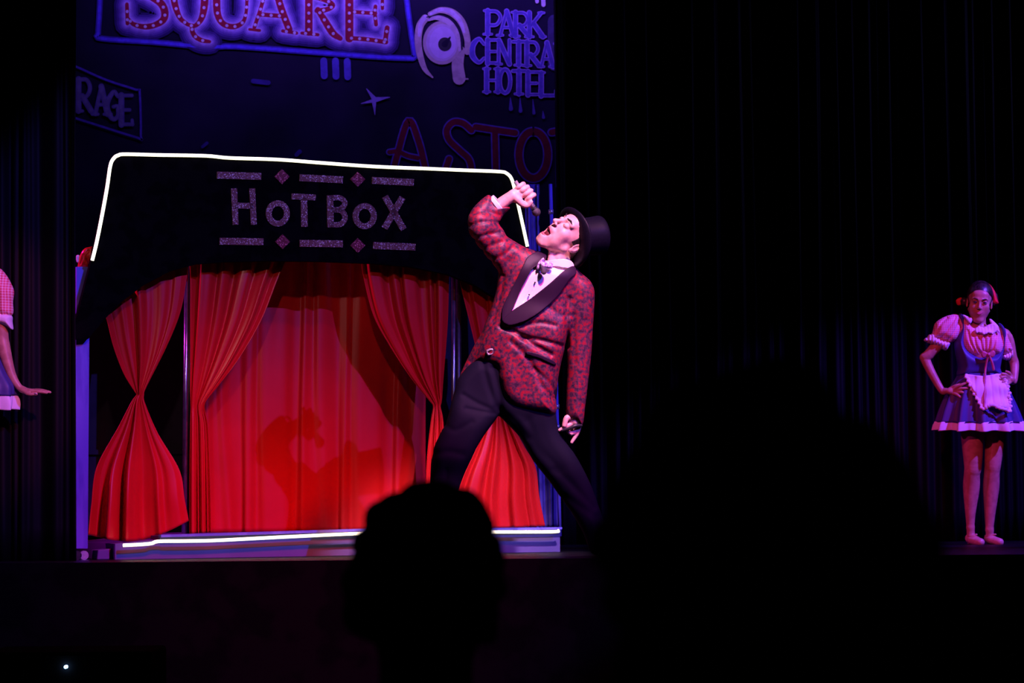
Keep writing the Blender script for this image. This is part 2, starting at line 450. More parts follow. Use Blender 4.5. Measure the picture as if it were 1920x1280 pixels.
# ================================================================ SETTING
FZ = -1.15                                       # auditorium floor
EDGE = 12.3
mb = MB(); mb.box((-6, EDGE, -.001), (8, 18.5, 0)); struct(mb.go('floor', M['deck']))
mb = MB(); mb.box((-6, EDGE - .012, FZ), (8, EDGE + .15, -.002)); struct(mb.go('wall_stage_front', M['dark_wall']))
mb = MB(); mb.box((-6, -2, FZ - .1), (8, EDGE - .012, FZ)); struct(mb.go('floor_auditorium', M['dark_wall']))
mb = MB(); mb.box((-6, 18.5, FZ), (8, 18.6, 6)); struct(mb.go('wall_back', M['dark_wall']))

def hang(name, pxa, pxb, Y, top, folds, amp, m, seed, pz=0.0):
    """a full height gathered curtain standing on the deck"""
    rng = np.random.RandomState(seed)
    a = P(pxa, 950, Y); b = P(pxb, 950, Y)
    nu, nv = folds * 14, 24
    s = np.linspace(0, 1, nu); v = np.linspace(0, 1, nv)
    S, Vv = np.meshgrid(s, v, indexing='ij')
    ph = S * folds + .35 * np.sin(S * 9 + seed) + .25 * np.sin(S * 23 + 2)
    d = np.sin(2 * PI * ph) * (.6 + .4 * np.sin(S * 31 + 1)) * amp + .35 * amp * np.sin(2 * PI * ph * 2.3 + 1 + Vv * 1.2)
    X = a[0] + (b[0] - a[0]) * S + .004 * np.sin(Vv * 5 + S * 40); Z = pz + (top - pz) * Vv
    V = np.stack([X, Y + d, Z], -1).reshape(-1, 3)
    return solid(raw(name, V, grid_faces(nu, nv), m), .004)
o = hang('stage_curtain', -260, 143, 12.74, 3.6, 9, .03, M['velour'], 3)
tag(o, 'black velour side curtain behind the dancer on the left edge', 'curtain', 'black side curtains')
o = hang('stage_curtain', 1048, 2200, 16.2, 4.4, 26, .05, M['velour'], 8)
tag(o, 'wide black velour curtain filling the dark right half behind the standing dancer', 'curtain', 'black side curtains')

# ---------------------------------------------------------------- painted backdrop
YB = 16.9
def bp(px, py, lay=0): return P(px, py, YB - .0006 * lay)
t = thing('painted_backdrop', 'painted city backdrop of glowing signs hanging above and behind the booth', 'backdrop', (P(600, 950, YB)[0], YB, 0))
M['drop'] = noise_mix(mat('drop', (.02, .015, .07), .8, spec=.1), (.006, .005, .026), (.022, .014, .07), 1.6, .35, .75)
xa, xb = P(60, 500, YB)[0], P(1110, 500, YB)[0]
nu = 60; xs = np.linspace(xa, xb, nu); zs = np.linspace(0.01, 4.3, 30)
Xg, Zg = np.meshgrid(xs, zs, indexing='ij')
solid(raw('cloth', np.stack([Xg, YB + .012 + 0 * Xg, Zg], -1).reshape(-1, 3), grid_faces(nu, 30), M['drop'], t), .01)
def ribbon(strokes, lay, grow=0, n=6):
    """painted strokes: list of (points, width or list of widths); laid on the cloth"""
    b = MB(); k = 0
    for pts, wd in strokes:
        pts = np.asarray(pts, float); N = len(pts)
        wv = np.broadcast_to(np.asarray(wd, float), (N,))
        q = cr(np.column_stack([pts, wv]), n) if N > 2 and n > 1 else np.column_stack([pts, wv])
        p, wv = q[:, :2], q[:, 2] + grow
        tg = np.gradient(p, axis=0); tg /= np.linalg.norm(tg, axis=1)[:, None] + 1e-9
        nn = np.column_stack([-tg[:, 1], tg[:, 0]])
        L = p + nn * wv[:, None] / 2; R = p - nn * wv[:, None] / 2
        k += 1; ly = lay + (k % 7) * .06
        V = [bp(*x, ly) for x in L] + [bp(*x, ly) for x in R]; m_ = len(p)
        b.add(V, [(i, i + 1, m_ + i + 1, m_ + i) for i in range(m_ - 1)])
        for e in (() if N > 3 and np.hypot(*(p[0] - p[-1])) < 1 else (0, -1)):
            th = np.linspace(0, 2 * PI, 13)[:-1]
            b.add([bp(p[e][0] + math.cos(a) * wv[e] / 2, p[e][1] + math.sin(a) * wv[e] / 2, ly + .03) for a in th], [tuple(range(12))])
    return b
def paint(name, strokes, lay, col, grow=0, parent=None, n=6):
    return ribbon(strokes, lay, grow, n).go(name, noise_mix(mat(name, col, .8, spec=.1), tuple(c * .9 for c in col), tuple(min(1, c * 1.1) for c in col), 20), parent or t)
def line(*p): return list(p)
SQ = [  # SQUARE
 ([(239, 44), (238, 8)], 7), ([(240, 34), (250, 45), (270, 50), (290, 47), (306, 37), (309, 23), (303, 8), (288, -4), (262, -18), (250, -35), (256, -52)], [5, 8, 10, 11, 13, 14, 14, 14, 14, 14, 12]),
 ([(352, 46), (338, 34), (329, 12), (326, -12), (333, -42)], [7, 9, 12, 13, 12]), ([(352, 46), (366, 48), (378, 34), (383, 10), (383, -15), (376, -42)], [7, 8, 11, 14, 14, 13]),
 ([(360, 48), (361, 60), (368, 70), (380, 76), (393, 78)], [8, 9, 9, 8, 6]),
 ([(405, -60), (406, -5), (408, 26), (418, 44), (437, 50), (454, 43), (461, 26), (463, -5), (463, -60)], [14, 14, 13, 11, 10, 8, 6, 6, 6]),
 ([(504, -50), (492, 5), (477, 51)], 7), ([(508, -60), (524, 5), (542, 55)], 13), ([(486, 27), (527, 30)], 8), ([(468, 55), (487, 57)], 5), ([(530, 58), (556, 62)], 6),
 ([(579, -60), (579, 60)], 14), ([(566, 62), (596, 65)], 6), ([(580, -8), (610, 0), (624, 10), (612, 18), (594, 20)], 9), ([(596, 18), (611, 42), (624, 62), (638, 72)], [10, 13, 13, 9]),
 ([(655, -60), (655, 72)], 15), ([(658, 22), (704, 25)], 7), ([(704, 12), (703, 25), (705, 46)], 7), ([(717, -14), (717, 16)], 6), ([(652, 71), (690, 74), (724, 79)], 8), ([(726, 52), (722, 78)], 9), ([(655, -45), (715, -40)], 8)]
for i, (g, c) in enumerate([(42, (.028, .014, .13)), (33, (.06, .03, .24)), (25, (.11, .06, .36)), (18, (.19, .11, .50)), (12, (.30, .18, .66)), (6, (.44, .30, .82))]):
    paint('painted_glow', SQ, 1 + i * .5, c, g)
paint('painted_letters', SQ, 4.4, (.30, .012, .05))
b = MB()                          # the painted bulbs
for pts, wd in SQ:
    q = cr(np.asarray(pts, float), 10) if len(pts) > 2 else np.asarray(pts, float)
    sg = np.linalg.norm(np.diff(q, axis=0), axis=1); L = sg.sum(); c = np.concatenate([[0], np.cumsum(sg)])
    if L < 24: continue
    for d in np.arange(7, L - 3, 15.5):
        x = np.interp(d, c, q[:, 0]); y = np.interp(d, c, q[:, 1])
        b.add([bp(x + 3 * math.cos(a), y + 3 * math.sin(a), 5.4) for a in np.linspace(0, 2 * PI, 11)[:-1]], [tuple(range(10))])
b.go('painted_bulbs', noise_mix(mat('painted_bulbs', (.6, .45, .85), .8), (.5, .38, .75), (.66, .5, .9), 30), t)
FRM = [([(190, -60), (186, 30), (184, 62), (190, 72), (290, 79), (390, 88), (440, 87), (580, 97), (700, 106), (765, 109), (777, 107), (776, 95), (765, 20), (757, -60)], 6)]
paint('painted_neon_frame', FRM, 1.2, (.05, .03, .36), 5, n=4)
paint('painted_neon_frame', FRM, 2.0, (.10, .06, .85), 0, n=4)
# the looping letter emblem
paint('painted_emblem', [([(797, 34), (787, 50), (784, 78), (788, 105), (797, 130), (811, 145)], [14, 14, 13, 12, 9, 3]),
                         ([(806, 26), (826, 19), (848, 24), (866, 42), (876, 72), (876, 98)], [8, 11, 14, 14, 12, 10]),
                         ([(862, 95), (858, 120), (861, 147)], [20, 22, 24]), ([(862, 148), (877, 148)], 3)], 1.5, (.50, .36, .50))
paint('painted_emblem', [([(797, 32), (789, 44), (786, 66)], [9, 8, 6]), ([(808, 26), (826, 18), (845, 22), (862, 38), (870, 60)], [5, 7, 9, 8, 5])], 2.2, (.60, .42, .85))
th = np.linspace(0, 2 * PI, 41)[:-1]
def disc(name, cx, cy, rx, ry, lay, col):
    MB().add([bp(cx + rx * math.cos(a), cy + ry * math.sin(a), lay) for a in th], [tuple(range(40))]).go(name, noise_mix(mat(name, col, .8), tuple(c * .92 for c in col), col, 20), t)
disc('painted_emblem', 829, 80, 36, 41, 2.6, (.50, .36, .50)); disc('painted_emblem', 829, 80, 30, 35, 3.2, (.55, .38, .75)); disc('painted_emblem', 830, 80, 25, 30, 3.6, (.62, .42, .95))
paint('painted_emblem', [([(803, 38), (820, 33), (845, 44), (860, 68), (862, 95)], [4, 9, 11, 9, 5])], 4.0, (.56, .40, .66))
paint('painted_emblem', [([(800, 32), (828, 28), (850, 40), (864, 62), (866, 92)], [2, 2, 4, 6, 3])], 4.6, (.02, .012, .05))
disc('painted_emblem', 834, 83, 12.5, 13, 4.6, (.015, .01, .04)); paint('painted_emblem', [([(834, 83), (844, 70)], [12, 3])], 4.7, (.015, .01, .04), n=1)
# slab letters
def serif(x, y, s=9): return ([(x - s / 2 - 3, y), (x + s / 2 + 3, y)], 3)
def slab(ch, x, y0, y1, wd, sl=0.0):
    yb = y1; yt = y0; m = (yt + yb) / 2; X = lambda u: x + u * wd
    D = {'P': [([(X(.15), yt), (X(.15), yb)], 8), ([(X(.15), yt + 1), (X(.7), yt + 2), (X(.95), (yt + m) / 2 + 2), (X(.7), m + 4), (X(.2), m + 5)], 5), serif(X(.15), yb), serif(X(.1), yt, 4)],
         'A': [([(X(.5), yt), (X(.1), yb)], 5), ([(X(.5), yt), (X(.92), yb)], 8), ([(X(.25), m + 8), (X(.75), m + 8)], 4), serif(X(.08), yb, 5), serif(X(.92), yb, 7)],
         'R': [([(X(.15), yt), (X(.15), yb)], 8), ([(X(.15), yt + 1), (X(.7), yt + 2), (X(.92), (yt + m) / 2 + 2), (X(.7), m + 2), (X(.2), m + 3)], 5), ([(X(.4), m + 2), (X(1.), yb)], 8), serif(X(.15), yb), serif(X(.1), yt, 4)],
         'K': [([(X(.15), yt), (X(.15), yb)], 8), ([(X(.9), yt), (X(.25), m + 2)], 5), ([(X(.4), m - 3), (X(1.), yb)], 8), serif(X(.15), yb), serif(X(.9), yt, 4), serif(X(1), yb, 4)],
         'C': [([(X(.95), yt + 10), (X(.6), yt), (X(.2), m - 12), (X(.1), m), (X(.2), m + 12), (X(.6), yb), (X(.95), yb - 8)], [4, 6, 9, 10, 9, 6, 4])],
         'E': [([(X(.2), yt), (X(.2), yb)], 8), ([(X(.2), yt + 1), (X(.9), yt + 1)], 4), ([(X(.2), m), (X(.75), m)], 4), ([(X(.2), yb - 1), (X(.95), yb - 1)], 4), ([(X(.92), yb - 9), (X(.95), yb)], 3)],
         'N': [([(X(.15), yt), (X(.15), yb)], 5), ([(X(.15), yt), (X(.9), yb)], 8), ([(X(.9), yt), (X(.9), yb)], 5), serif(X(.15), yb, 5)],
         'T': [([(X(.5), yt), (X(.5), yb)], 8), ([(X(.12), yt + 1), (X(.9), yt + 1)], 5), serif(X(.5), yb)],
         'L': [([(X(.2), yt), (X(.2), yb)], 8), ([(X(.2), yb - 1), (X(1), yb - 1)], 5), ([(X(1), yb - 10), (X(1), yb)], 4), serif(X(.2), yt, 6)],
         'H': [([(X(.15), yt), (X(.15), yb)], 8), ([(X(.85), yt), (X(.85), yb)], 8), ([(X(.15), m), (X(.85), m)], 4), serif(X(.15), yb, 6), serif(X(.85), yb, 6), serif(X(.15), yt, 6), serif(X(.85), yt, 6)],
         'O': [([(X(.5) + wd * .33 * math.cos(a), m + (yb - yt) / 2 * math.sin(a)) for a in np.linspace(0, 2 * PI, 13)], 6)],
         'G': [([(X(.9), yt + 9), (X(.6), yt), (X(.15), m), (X(.5), yb), (X(.88), yb - 4), (X(.88), m + 3), (X(.6), m + 3)], [4, 5, 8, 6, 5, 5, 4])],
         'S': []}[ch]
    return D
W = []
for ch, x, a, b_ in zip('PARK', (910, 935, 962, 988), (20, 21, 23, 24), (64, 66, 68, 69)): W += slab(ch, x, a, b_, 30)
for ch, x, a, b_ in zip('CENTRAL', (882, 909, 931, 959, 984, 1012, 1040), (73, 74, 75, 77, 78, 80, 82), (117, 119, 120, 122, 123, 125, 126)): W += slab(ch, x, a, b_, 27)
for ch, x, a, b_ in zip('HOTEL', (908, 932, 958, 984, 1008), (129, 130, 132, 134, 136), (172, 174, 176, 178, 180)): W += slab(ch, x, a, b_, 30 if ch != 'L' else 34)
paint('painted_letters', W, 1.5, (.30, .18, .85), 2.5, n=5)
paint('painted_letters', W, 2.4, (.12, .075, .62), -1.5, n=5)
# round red letters
AS = [([(738, 318), (745, 290), (766, 226), (785, 265), (798, 318)], 12), ([(730, 285), (745, 284), (765, 292), (784, 296)], 9),
      ([(884, 244), (868, 231), (850, 229), (838, 243), (842, 262), (862, 282), (880, 300), (886, 330)], 12), ([(834, 322), (842, 298)], 12),
      ([(892, 238), (925, 243), (966, 249)], 12), ([(928, 245), (930, 335)], 12),
      ([(1000 + 27 * math.sin(a), 290 - 44 * math.cos(a)) for a in np.linspace(0, 2 * PI, 17)], 14), ([(1034, 248), (1050, 246), (1070, 250)], 12), ([(1049, 246), (1050, 350)], 12)]
paint('painted_letters', AS, 1.5, (.11, .07, .50), 4); paint('painted_letters', AS, 2.4, (.16, .008, .035), -1)
# parking sign at the left
GF = [([(130, 120), (150, 128), (200, 150), (255, 168), (262, 174), (264, 255), (258, 258), (150, 224), (130, 218)], 4)]
paint('painted_neon_frame', GF, 1.5, (.10, .06, .55), n=3)
GA = []
for ch, x, a, b_ in zip('RAGE', (143, 176, 196, 222), (148, 162, 172, 178), (208, 214, 222, 234)): GA += slab(ch, x, a, b_, 28)
paint('painted_letters', GA, 1.5, (.13, .11, .40), 3, n=5); paint('painted_letters', GA, 2.4, (.17, .16, .38), -1.5, n=5)
paint('painted_bars', [([(607, 114), (608, 142)], 13), ([(629, 114), (630, 143)], 13), ([(651, 115), (652, 144)], 13)], 1.5, (.10, .07, .60))
paint('painted_star', [([(703, 187), (687, 166)], [10, 1]), ([(703, 187), (731, 182)], [10, 1]), ([(703, 188), (677, 194)], [8, 1]), ([(701, 188), (703, 215)], [9, 1])], 1.5, (.24, .17, .62), n=1)
paint('painted_drips', [([(957, 183), (958, 204)], [1, 8]), ([(975, 183), (976, 208)], [1, 7]), ([(999, 186), (1001, 212)], [1, 6]), ([(1018, 208), (1019, 220)], [1, 6])], 1.5, (.09, .06, .42), n=1)
paint('painted_window', [([(1018, -12), (1019, 9)], 8), ([(1006, -12), (1007, 3)], 7)], 1.5, (.7, .5, .95), n=1)
paint('painted_window', [([(475, 152), (503, 155)], 9), ([(556, 290), (562, 284)], 8), ([(380, 275), (388, 268)], 6)], 1.5, (.05, .035, .30), n=1)
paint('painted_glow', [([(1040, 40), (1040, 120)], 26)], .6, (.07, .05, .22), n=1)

# ================================================================ BOOTH
B = Plane(215, 12.95, 1050, 13.95)
bo = B.at(600, 1035, 0); bo[2] = 0
booth = thing('booth', 'nightclub booth front with black arched sign board outlined in white light', 'booth', bo)
def board(outline, off0, off1, m, name, parent, n=0, bevel=0):
    o_ = cr(outline, n, True) if n else np.asarray(outline, float)
    f = np.array([B.at(x, y, off0) for x, y in o_])
    return MB().add(*prism(f, f + B.n * (off1 - off0))).go(name, m, parent, bevel=bevel)
HEAD = [(225, 288), (400, 292), (600, 302), (800, 314), (930, 319), (950, 322), (960, 334), (975, 400), (990, 462), (1012, 545), (1040, 640), (1010, 645),
        (985, 605), (945, 568), (890, 534), (840, 514), (770, 500), (700, 494), (600, 490), (500, 489), (420, 491), (370, 495), (320, 508), (270, 534), (225, 568), (195, 600), (166, 635), (134, 636), (138, 610),
        (148, 580), (171, 490), (188, 410), (206, 310), (213, 294)]
board(HEAD, 0, .035, M['header'], 'sign_board', booth)
LP = [(173, 488), (181, 455), (192, 400), (201, 350), (207, 310), (214, 296), (222, 291), (235, 289), (300, 290.5), (385, 292), (430, 296), (520, 299), (600, 305), (700, 312), (800, 316), (870, 319), (935, 321.5), (950, 325), (960, 337), (968, 368), (978, 412), (989, 462)]
q = cr(np.array(LP, float), 5)
V, F = tube([B.at(x, y, -.010) for x, y in q], .0085, 10)
plab(raw('light_strip', V, F, M['led'], booth), 'warm white glowing strip around the sign board')
# raised glitter lettering
def stroke_box(bld, a, b_, wd, off=-.008):
    a = np.array(a, float); b_ = np.array(b_, float); d = b_ - a; d /= np.linalg.norm(d); n_ = np.array([-d[1], d[0]]) * wd / 2
    f = np.array([B.at(*p, off) for p in (a + n_, b_ + n_, b_ - n_, a - n_)])
    bld.add(*prism(f, f + B.n * (-off)))
def stroke_path(bld, pts, wd, closed=False, off=-.008):
    q = cr(np.array(pts, float), 5, closed)
    if closed: q = np.vstack([q, q[:1]])
    tg = np.gradient(q, axis=0)
    if closed: tg[0] = tg[-1] = q[1] - q[-2]
    tg /= np.linalg.norm(tg, axis=1)[:, None]; nn = np.column_stack([-tg[:, 1], tg[:, 0]]) * wd / 2
    for i in range(len(q) - 1):
        f = np.array([B.at(*p, off) for p in (q[i] + nn[i], q[i + 1] + nn[i + 1], q[i + 1] - nn[i + 1], q[i] - nn[i])])
        bld.add(*prism(f, f + B.n * (-off)))
def oval(cx, cy, rx, ry): return [(cx + rx * math.sin(a), cy - ry * math.cos(a)) for a in np.linspace(0, 2 * PI, 13)[:-1]]
Lt = {'H': lambda b: [stroke_box(b, (439, 353), (442, 421), 11), stroke_box(b, (473, 353), (476, 421), 11), stroke_box(b, (441, 385), (475, 386), 11)],
      'o': lambda b: stroke_path(b, oval(521, 400, 17, 19), 11, True),
      'T': lambda b: [stroke_box(b, (547, 368), (592, 370), 11), stroke_box(b, (570, 370), (571, 425), 12)],
      'B': lambda b: [stroke_box(b, (619, 366), (620, 426), 12), stroke_path(b, [(619, 371), (638, 371), (647, 381), (638, 392), (621, 393)], 10), stroke_path(b, [(621, 393), (640, 395), (647, 408), (639, 420), (620, 421)], 10)],
      'o2': lambda b: stroke_path(b, oval(684, 405, 17, 19), 11, True),
      'X': lambda b: [stroke_box(b, (722, 368), (757, 430), 12), stroke_box(b, (755, 370), (721, 428), 12)]}
for k, fn in Lt.items():
    b = MB(); fn(b); b.go('sign_letter', M['glitter'], booth)
for a, c in [((407, 328), (490, 330.5)), ((562, 333), (643, 337)), ((698, 338), (776, 342)), ((412, 452), (494, 453)), ((562, 456), (643, 457)), ((700, 460), (779, 463))]:
    b = MB(); stroke_box(b, a, c, 13); b.go('sign_bar', M['glitter'], booth)
for cx, cy in [(529, 331), (671, 336), (530, 453), (671, 460)]:
    f = np.array([B.at(cx + dx, cy + dy, -.008) for dx, dy in ((0, -14), (14, 0), (0, 14), (-14, 0))])
    MB().add(*prism(f, f + B.n * .008)).go('sign_diamond', M['red_glitter'], booth)
# steel uprights
for x0, y0, x1 in ((350, 500, 345), (850, 512, 851)):
    V, F = tube([B.at(x0, y0, .16), B.at((x0 + x1) / 2, 760, .16), B.at(x1, 1003, .16)], .012, 12); raw('upright', V, F, M['steel'], booth)
    V, F = tube([B.at(x0 + 9 if x0 > 500 else x0 + 6, y0 - 5, .2), B.at(x1 + 9 if x0 > 500 else x1 + 7, 1003, .2)], .016, 10); raw('upright', V, F, M['black_plastic'], booth)
# dark back panels
board([(110, 480), (1005, 480), (1005, 992), (110, 1005)], .95, .98, M['navy'], 'back_panel', booth)
for ya, yb in ((845, 842),):
    f = [B.at(150, 843, .93), B.at(1000, 838, .93), B.at(1000, 846, .93), B.at(150, 852, .93)]
    MB().add(*prism(np.array(f), np.array(f) + B.n * .02)).go('rail', M['navy'], booth)
# painted side posts on casters
def post(x0, y0, x1, y1, wpx, lab):
    f = np.array([B.at(x0 - wpx / 2, y0, .06), B.at(x0 + wpx / 2, y0, .06), B.at(x1 + wpx / 2, y1, .06), B.at(x1 - wpx / 2, y1, .06)])
    plab(MB().add(*prism(f, f + B.n * .05)).go('side_post', M['painted_post'], booth), lab)
post(156, 500, 152, 1028, 25, 'violet lit flat post at the left end')
V, F = tube([B.at(1032, 345, .1), B.at(1041, 640, .1), B.at(1046, 845, .1), B.at(1050, 1005, .1)], .0095, 12)
plab(raw('side_post', V, F, M['painted_post'], booth), 'thin violet lit pole at the right end')
for x, y in ((1033, 397), (1044, 762), (1045, 800)):
    V, F = tube([B.at(x, y - 4, .1), B.at(x, y + 4, .1)], .014, 12); raw('pole_clamp', V, F, M['silver'], booth)
f = np.array([B.at(x, y, .13) for x, y in [(133, 880), (150, 880), (150, 1030), (133, 1030)]])
for cx in (158, 145):
    c = B.at(cx, 1040, .02); c[2] = .022
    th2 = np.linspace(0, 2 * PI, 21)[:-1]
    ring = lambda off: np.array([c + B.t * .022 * math.cos(a) + np.array([0, 0, .022 * math.sin(a)]) + B.n * off for a in th2])
    r0 = ring(0); MB().add(*prism(r0, r0 + B.n * .018)).go('caster', M['silver'] if cx == 158 else M['black_plastic'], booth)
# platform
def slab_box(outline, name, m, o0, o1):
    return board(outline, o0, o1, m, name, booth)
fy = lambda x, off: floor_y_px(x, float(B.at(x, 950, off)[1])) - .2
slab_box([(216, 1019), (300, 1011), (300, fy(300, -.05)), (216, fy(216, -.05))], 'platform_step', M['platform'], -.05, .8)
slab_box([(300, 1004), (480, 999), (675, 994), (860, 992), (1050, 990), (1050, fy(1050, -.05)), (300, fy(300, -.05))], 'platform', M['platform'], -.045, .95)
slab_box([(302, 1002), (480, 997), (675, 991), (860, 990), (1054, 988), (1054, 992), (860, 995), (675, 996), (480, 1002), (302, 1007)], 'platform_edging', M['painted_post'], -.085, -.046)
V, F = tube([B.at(x, y, -.105) for x, y in cr([(231, 1022), (262, 1020.5), (284, 1018.5), (297, 1014.5), (345, 1014), (400, 1013), (480, 1009), (560, 1005), (675, 1000), (800, 998), (925, 997), (1035, 996.5), (1048, 994)], 4)], .0085, 10)
plab(raw('light_strip', V, F, M['led'], booth), 'warm white glowing strip along the platform edge')

# ---------------------------------------------------------------- curtains of the booth
def swag(name, rows, folds, off, m, lab, seed, group=None, nu=260, nv=110, cat='curtain', skew=0.0, calm=None):
    """rows of (xl, yl, xr, yr, fold depth in m, sag in px)"""
    rng = np.random.RandomState(seed)
    R = np.array(rows, float)
    d = np.concatenate([[0], np.cumsum(np.abs(np.diff((R[:, 1] + R[:, 3]) / 2)) + 4)]); d /= d[-1]
    Rf = cr(R, 12); df = cr(d[:, None], 12)[:, 0]; df = np.maximum.accumulate(df) + np.arange(len(df)) * 1e-9
    v = np.linspace(0, 1, nv); Q = np.stack([np.interp(v, df / df[-1], Rf[:, k]) for k in range(6)], 1)
    s = np.linspace(0, 1, nu); S, Vv = np.meshgrid(s, v, indexing='ij')
    warp = S + .025 * np.sin(2 * PI * (S * 2.3 + rng.rand())) + .018 * np.sin(2 * PI * (S * 5.1 + rng.rand()) + Vv * 2)
    ph = 2 * PI * (folds * warp + skew * Vv)
    env = .45 + .55 * np.sin(S * 7.3 + rng.rand() * 6 + Vv * 1.6) ** 2
    f = env * np.sin(ph) + .5 * np.sin(ph * .47 + rng.rand() * 6 + Vv * 1.5) + .07 * np.sin(ph * 2.3 + rng.rand() * 6 - Vv * 1.1)
    f = np.tanh(f * 1.2)
    if calm: f = f * (1 - calm[2] * np.clip((S - calm[0]) / (calm[1] - calm[0]), 0, 1))
    edge = np.clip(np.minimum(S, 1 - S) * 14, 0.15, 1)
    dep = off + f * Q[None, :, 4] * edge - .02 * Q[None, :, 4] / (Q[:, 4].max() + 1e-9)
    X = Q[None, :, 0] + (Q[None, :, 2] - Q[None, :, 0]) * S
    Y = Q[None, :, 1] + (Q[None, :, 3] - Q[None, :, 1]) * S + Q[None, :, 5] * np.sin(PI * S)
    V = np.stack([B.at(X[i], Y[i], dep[i]) for i in range(nu)])
    V[..., 2] = np.maximum(V[..., 2], .004)
    o = solid(raw(name, V.reshape(-1, 3), grid_faces(nu, nv), m), .003)
    tag(o, lab, cat, group)
    return o
g = 'red satin curtains of the booth'
swag('drape', [(188, 560, 352, 470, .030, 0), (200, 598, 350, 520, .030, 0), (213, 650, 338, 585, .026, 0), (232, 700, 312, 650, .020, 0), (252, 733, 275, 724, .012, 0), (256, 740, 270, 740, .010, 0),
               (247, 752, 272, 756, .012, 0), (222, 800, 296, 812, .020, 0), (181, 876, 336, 880, .040, 0), (171, 945, 346, 935, .06, 6), (165, 1002, 354, 976, .06, 24)], 4, .10, M['satin'],
     'red satin curtain at the far left, tied at its waist and flaring out below', 5, g, calm=(.5, .75, .75))
swag('drape', [(354, 475, 545, 470, .028, 0), (357, 520, 522, 520, .028, 0), (357, 600, 490, 600, .024, 0), (357, 670, 448, 672, .018, 0), (357, 725, 410, 722, .014, 0), (358, 757, 386, 752, .010, 0),
               (358, 768, 384, 770, .010, 0), (357, 800, 390, 802, .014, 0), (356, 900, 394, 900, .018, 0), (356, 1000, 396, 998, .020, 0)], 4.5, .14, M['satin'],
     'red satin curtain swept back against the left steel upright of the booth', 9, g)
swag('drape', [(676, 475, 846, 490, .028, 0), (682, 520, 842, 520, .028, 0), (700, 590, 840, 592, .026, 0), (729, 645, 836, 652, .020, 0), (768, 705, 831, 712, .016, 0), (806, 752, 828, 752, .010, 0),
               (812, 762, 826, 762, .008, 0), (808, 790, 831, 790, .012, 0), (800, 870, 836, 870, .016, 0), (797, 996, 842, 992, .018, 0)], 5, .14, M['satin'],
     'red satin curtain swept back beside the bent leg of the singer', 12, g)
swag('drape', [(856, 500, 1000, 500, .028, 0), (866, 545, 1000, 560, .028, 0), (880, 600, 990, 610, .024, 0), (900, 680, 972, 680, .018, 0), (922, 738, 948, 738, .010, 0), (925, 748, 946, 748, .010, 0),
               (918, 775, 952, 778, .014, 0), (893, 840, 982, 835, .022, 0), (868, 895, 1004, 875, .026, 0), (855, 940, 1011, 930, .028, 2), (850, 988, 1022, 986, .030, 2)], 4, .12, M['satin'],
     'red satin curtain at the far right, seen between the legs of the singer', 21, g)
swag('drape', [(346, 470, 800, 470, .014, 0), (346, 600, 800, 600, .014, 0), (346, 760, 798, 760, .014, 0), (350, 900, 798, 900, .015, 0), (352, 999, 798, 993, .017, 0)], 10, .42, M['satin'],
     'wide red satin curtain closing the middle of the booth at the back', 30, g, nu=520, nv=60)
M['violet_cloth'] = noise_mix(cloth_bump(mat('violet_cloth', (.08, .06, .3), .45), 500, .1), (.06, .045, .24), (.09, .07, .34), 12)
swag('drape', [(984, 345, 1011, 345, .012, 0), (986, 460, 1014, 460, .012, 0), (990, 640, 1030, 640, .014, 0), (1000, 840, 1046, 840, .016, 0), (1006, 990, 1048, 986, .016, 0)], 3, .22, M['violet_cloth'],
     'narrow violet lit cloth hanging at the right end of the booth behind the singer', 40)
# red cloth bundle on the left post
fr = Fr(160, 490, 12.98)
v = Vol(130, 185, 450, 530, -20, 20, 1)
v.chain([(172, 466, 0), (162, 474, -4), (156, 492, 0), (149, 512, 0), (147, 520, 2)], [4, 8, 9, 5, 2], 4).chain([(171, 468, -3), (169, 485, -5), (160, 500, -2)], [4, 6, 4], 3)
v.groove([(167, 470), (160, 482), (166, 496)], 2.2, 3.0); v.groove([(158, 478), (152, 495)], 1.6, 1.5)
c = v.go('cloth_bundle', fr, M['satin']); tag(c, 'small bunched magenta red cloth on top of the left side post', 'cloth')
v = Vol(138, 156, 474, 496, -10, 10, .7); v.infl([(143, 479), (150, 479), (151, 491), (144, 492)], 4, 2, 0, n=2)
pc = v.go('clip', fr, M['frill'], {'e': c, '_o': np.zeros(3)}); plab(pc, 'small white clip')
# box beside the platform
f = np.array([B.at(x, y, .0) for x, y in [(184, 1031), (211, 1028), (211, fy(214, 0)), (182, fy(182, 0))]])
o = MB().add(*prism(f, f + B.n * .12)).go('stage_weight', M['platform'], bevel=.004); tag(o, 'small violet lit box on the deck left of the platform', 'box')
# equipment box with a blue pilot light, in the pit
c = P(123, 1250, 11.0)
e = thing('equipment_case', 'black equipment case in the dark pit with one tiny blue light', 'case', (c[0], 11.25, FZ))
mb = MB(); mb.box((c[0] - .35, 11.02, FZ + .04), (c[0] + .35, 11.5, c[2] + .06)); mb.go('case_body', M['dark_wall'], e, bevel=.015)
for dx in (-.28, .28): 
    mb = MB(); mb.box((c[0] + dx - .03, 11.05, FZ), (c[0] + dx + .03, 11.45, FZ + .045)); mb.go('foot', M['black_plastic'], e)
V, F = tube([c + [0, .03, 0], c + [0, -.0, 0]], .0065, 12); raw('pilot_light', V, F, M['blue_led'], e)
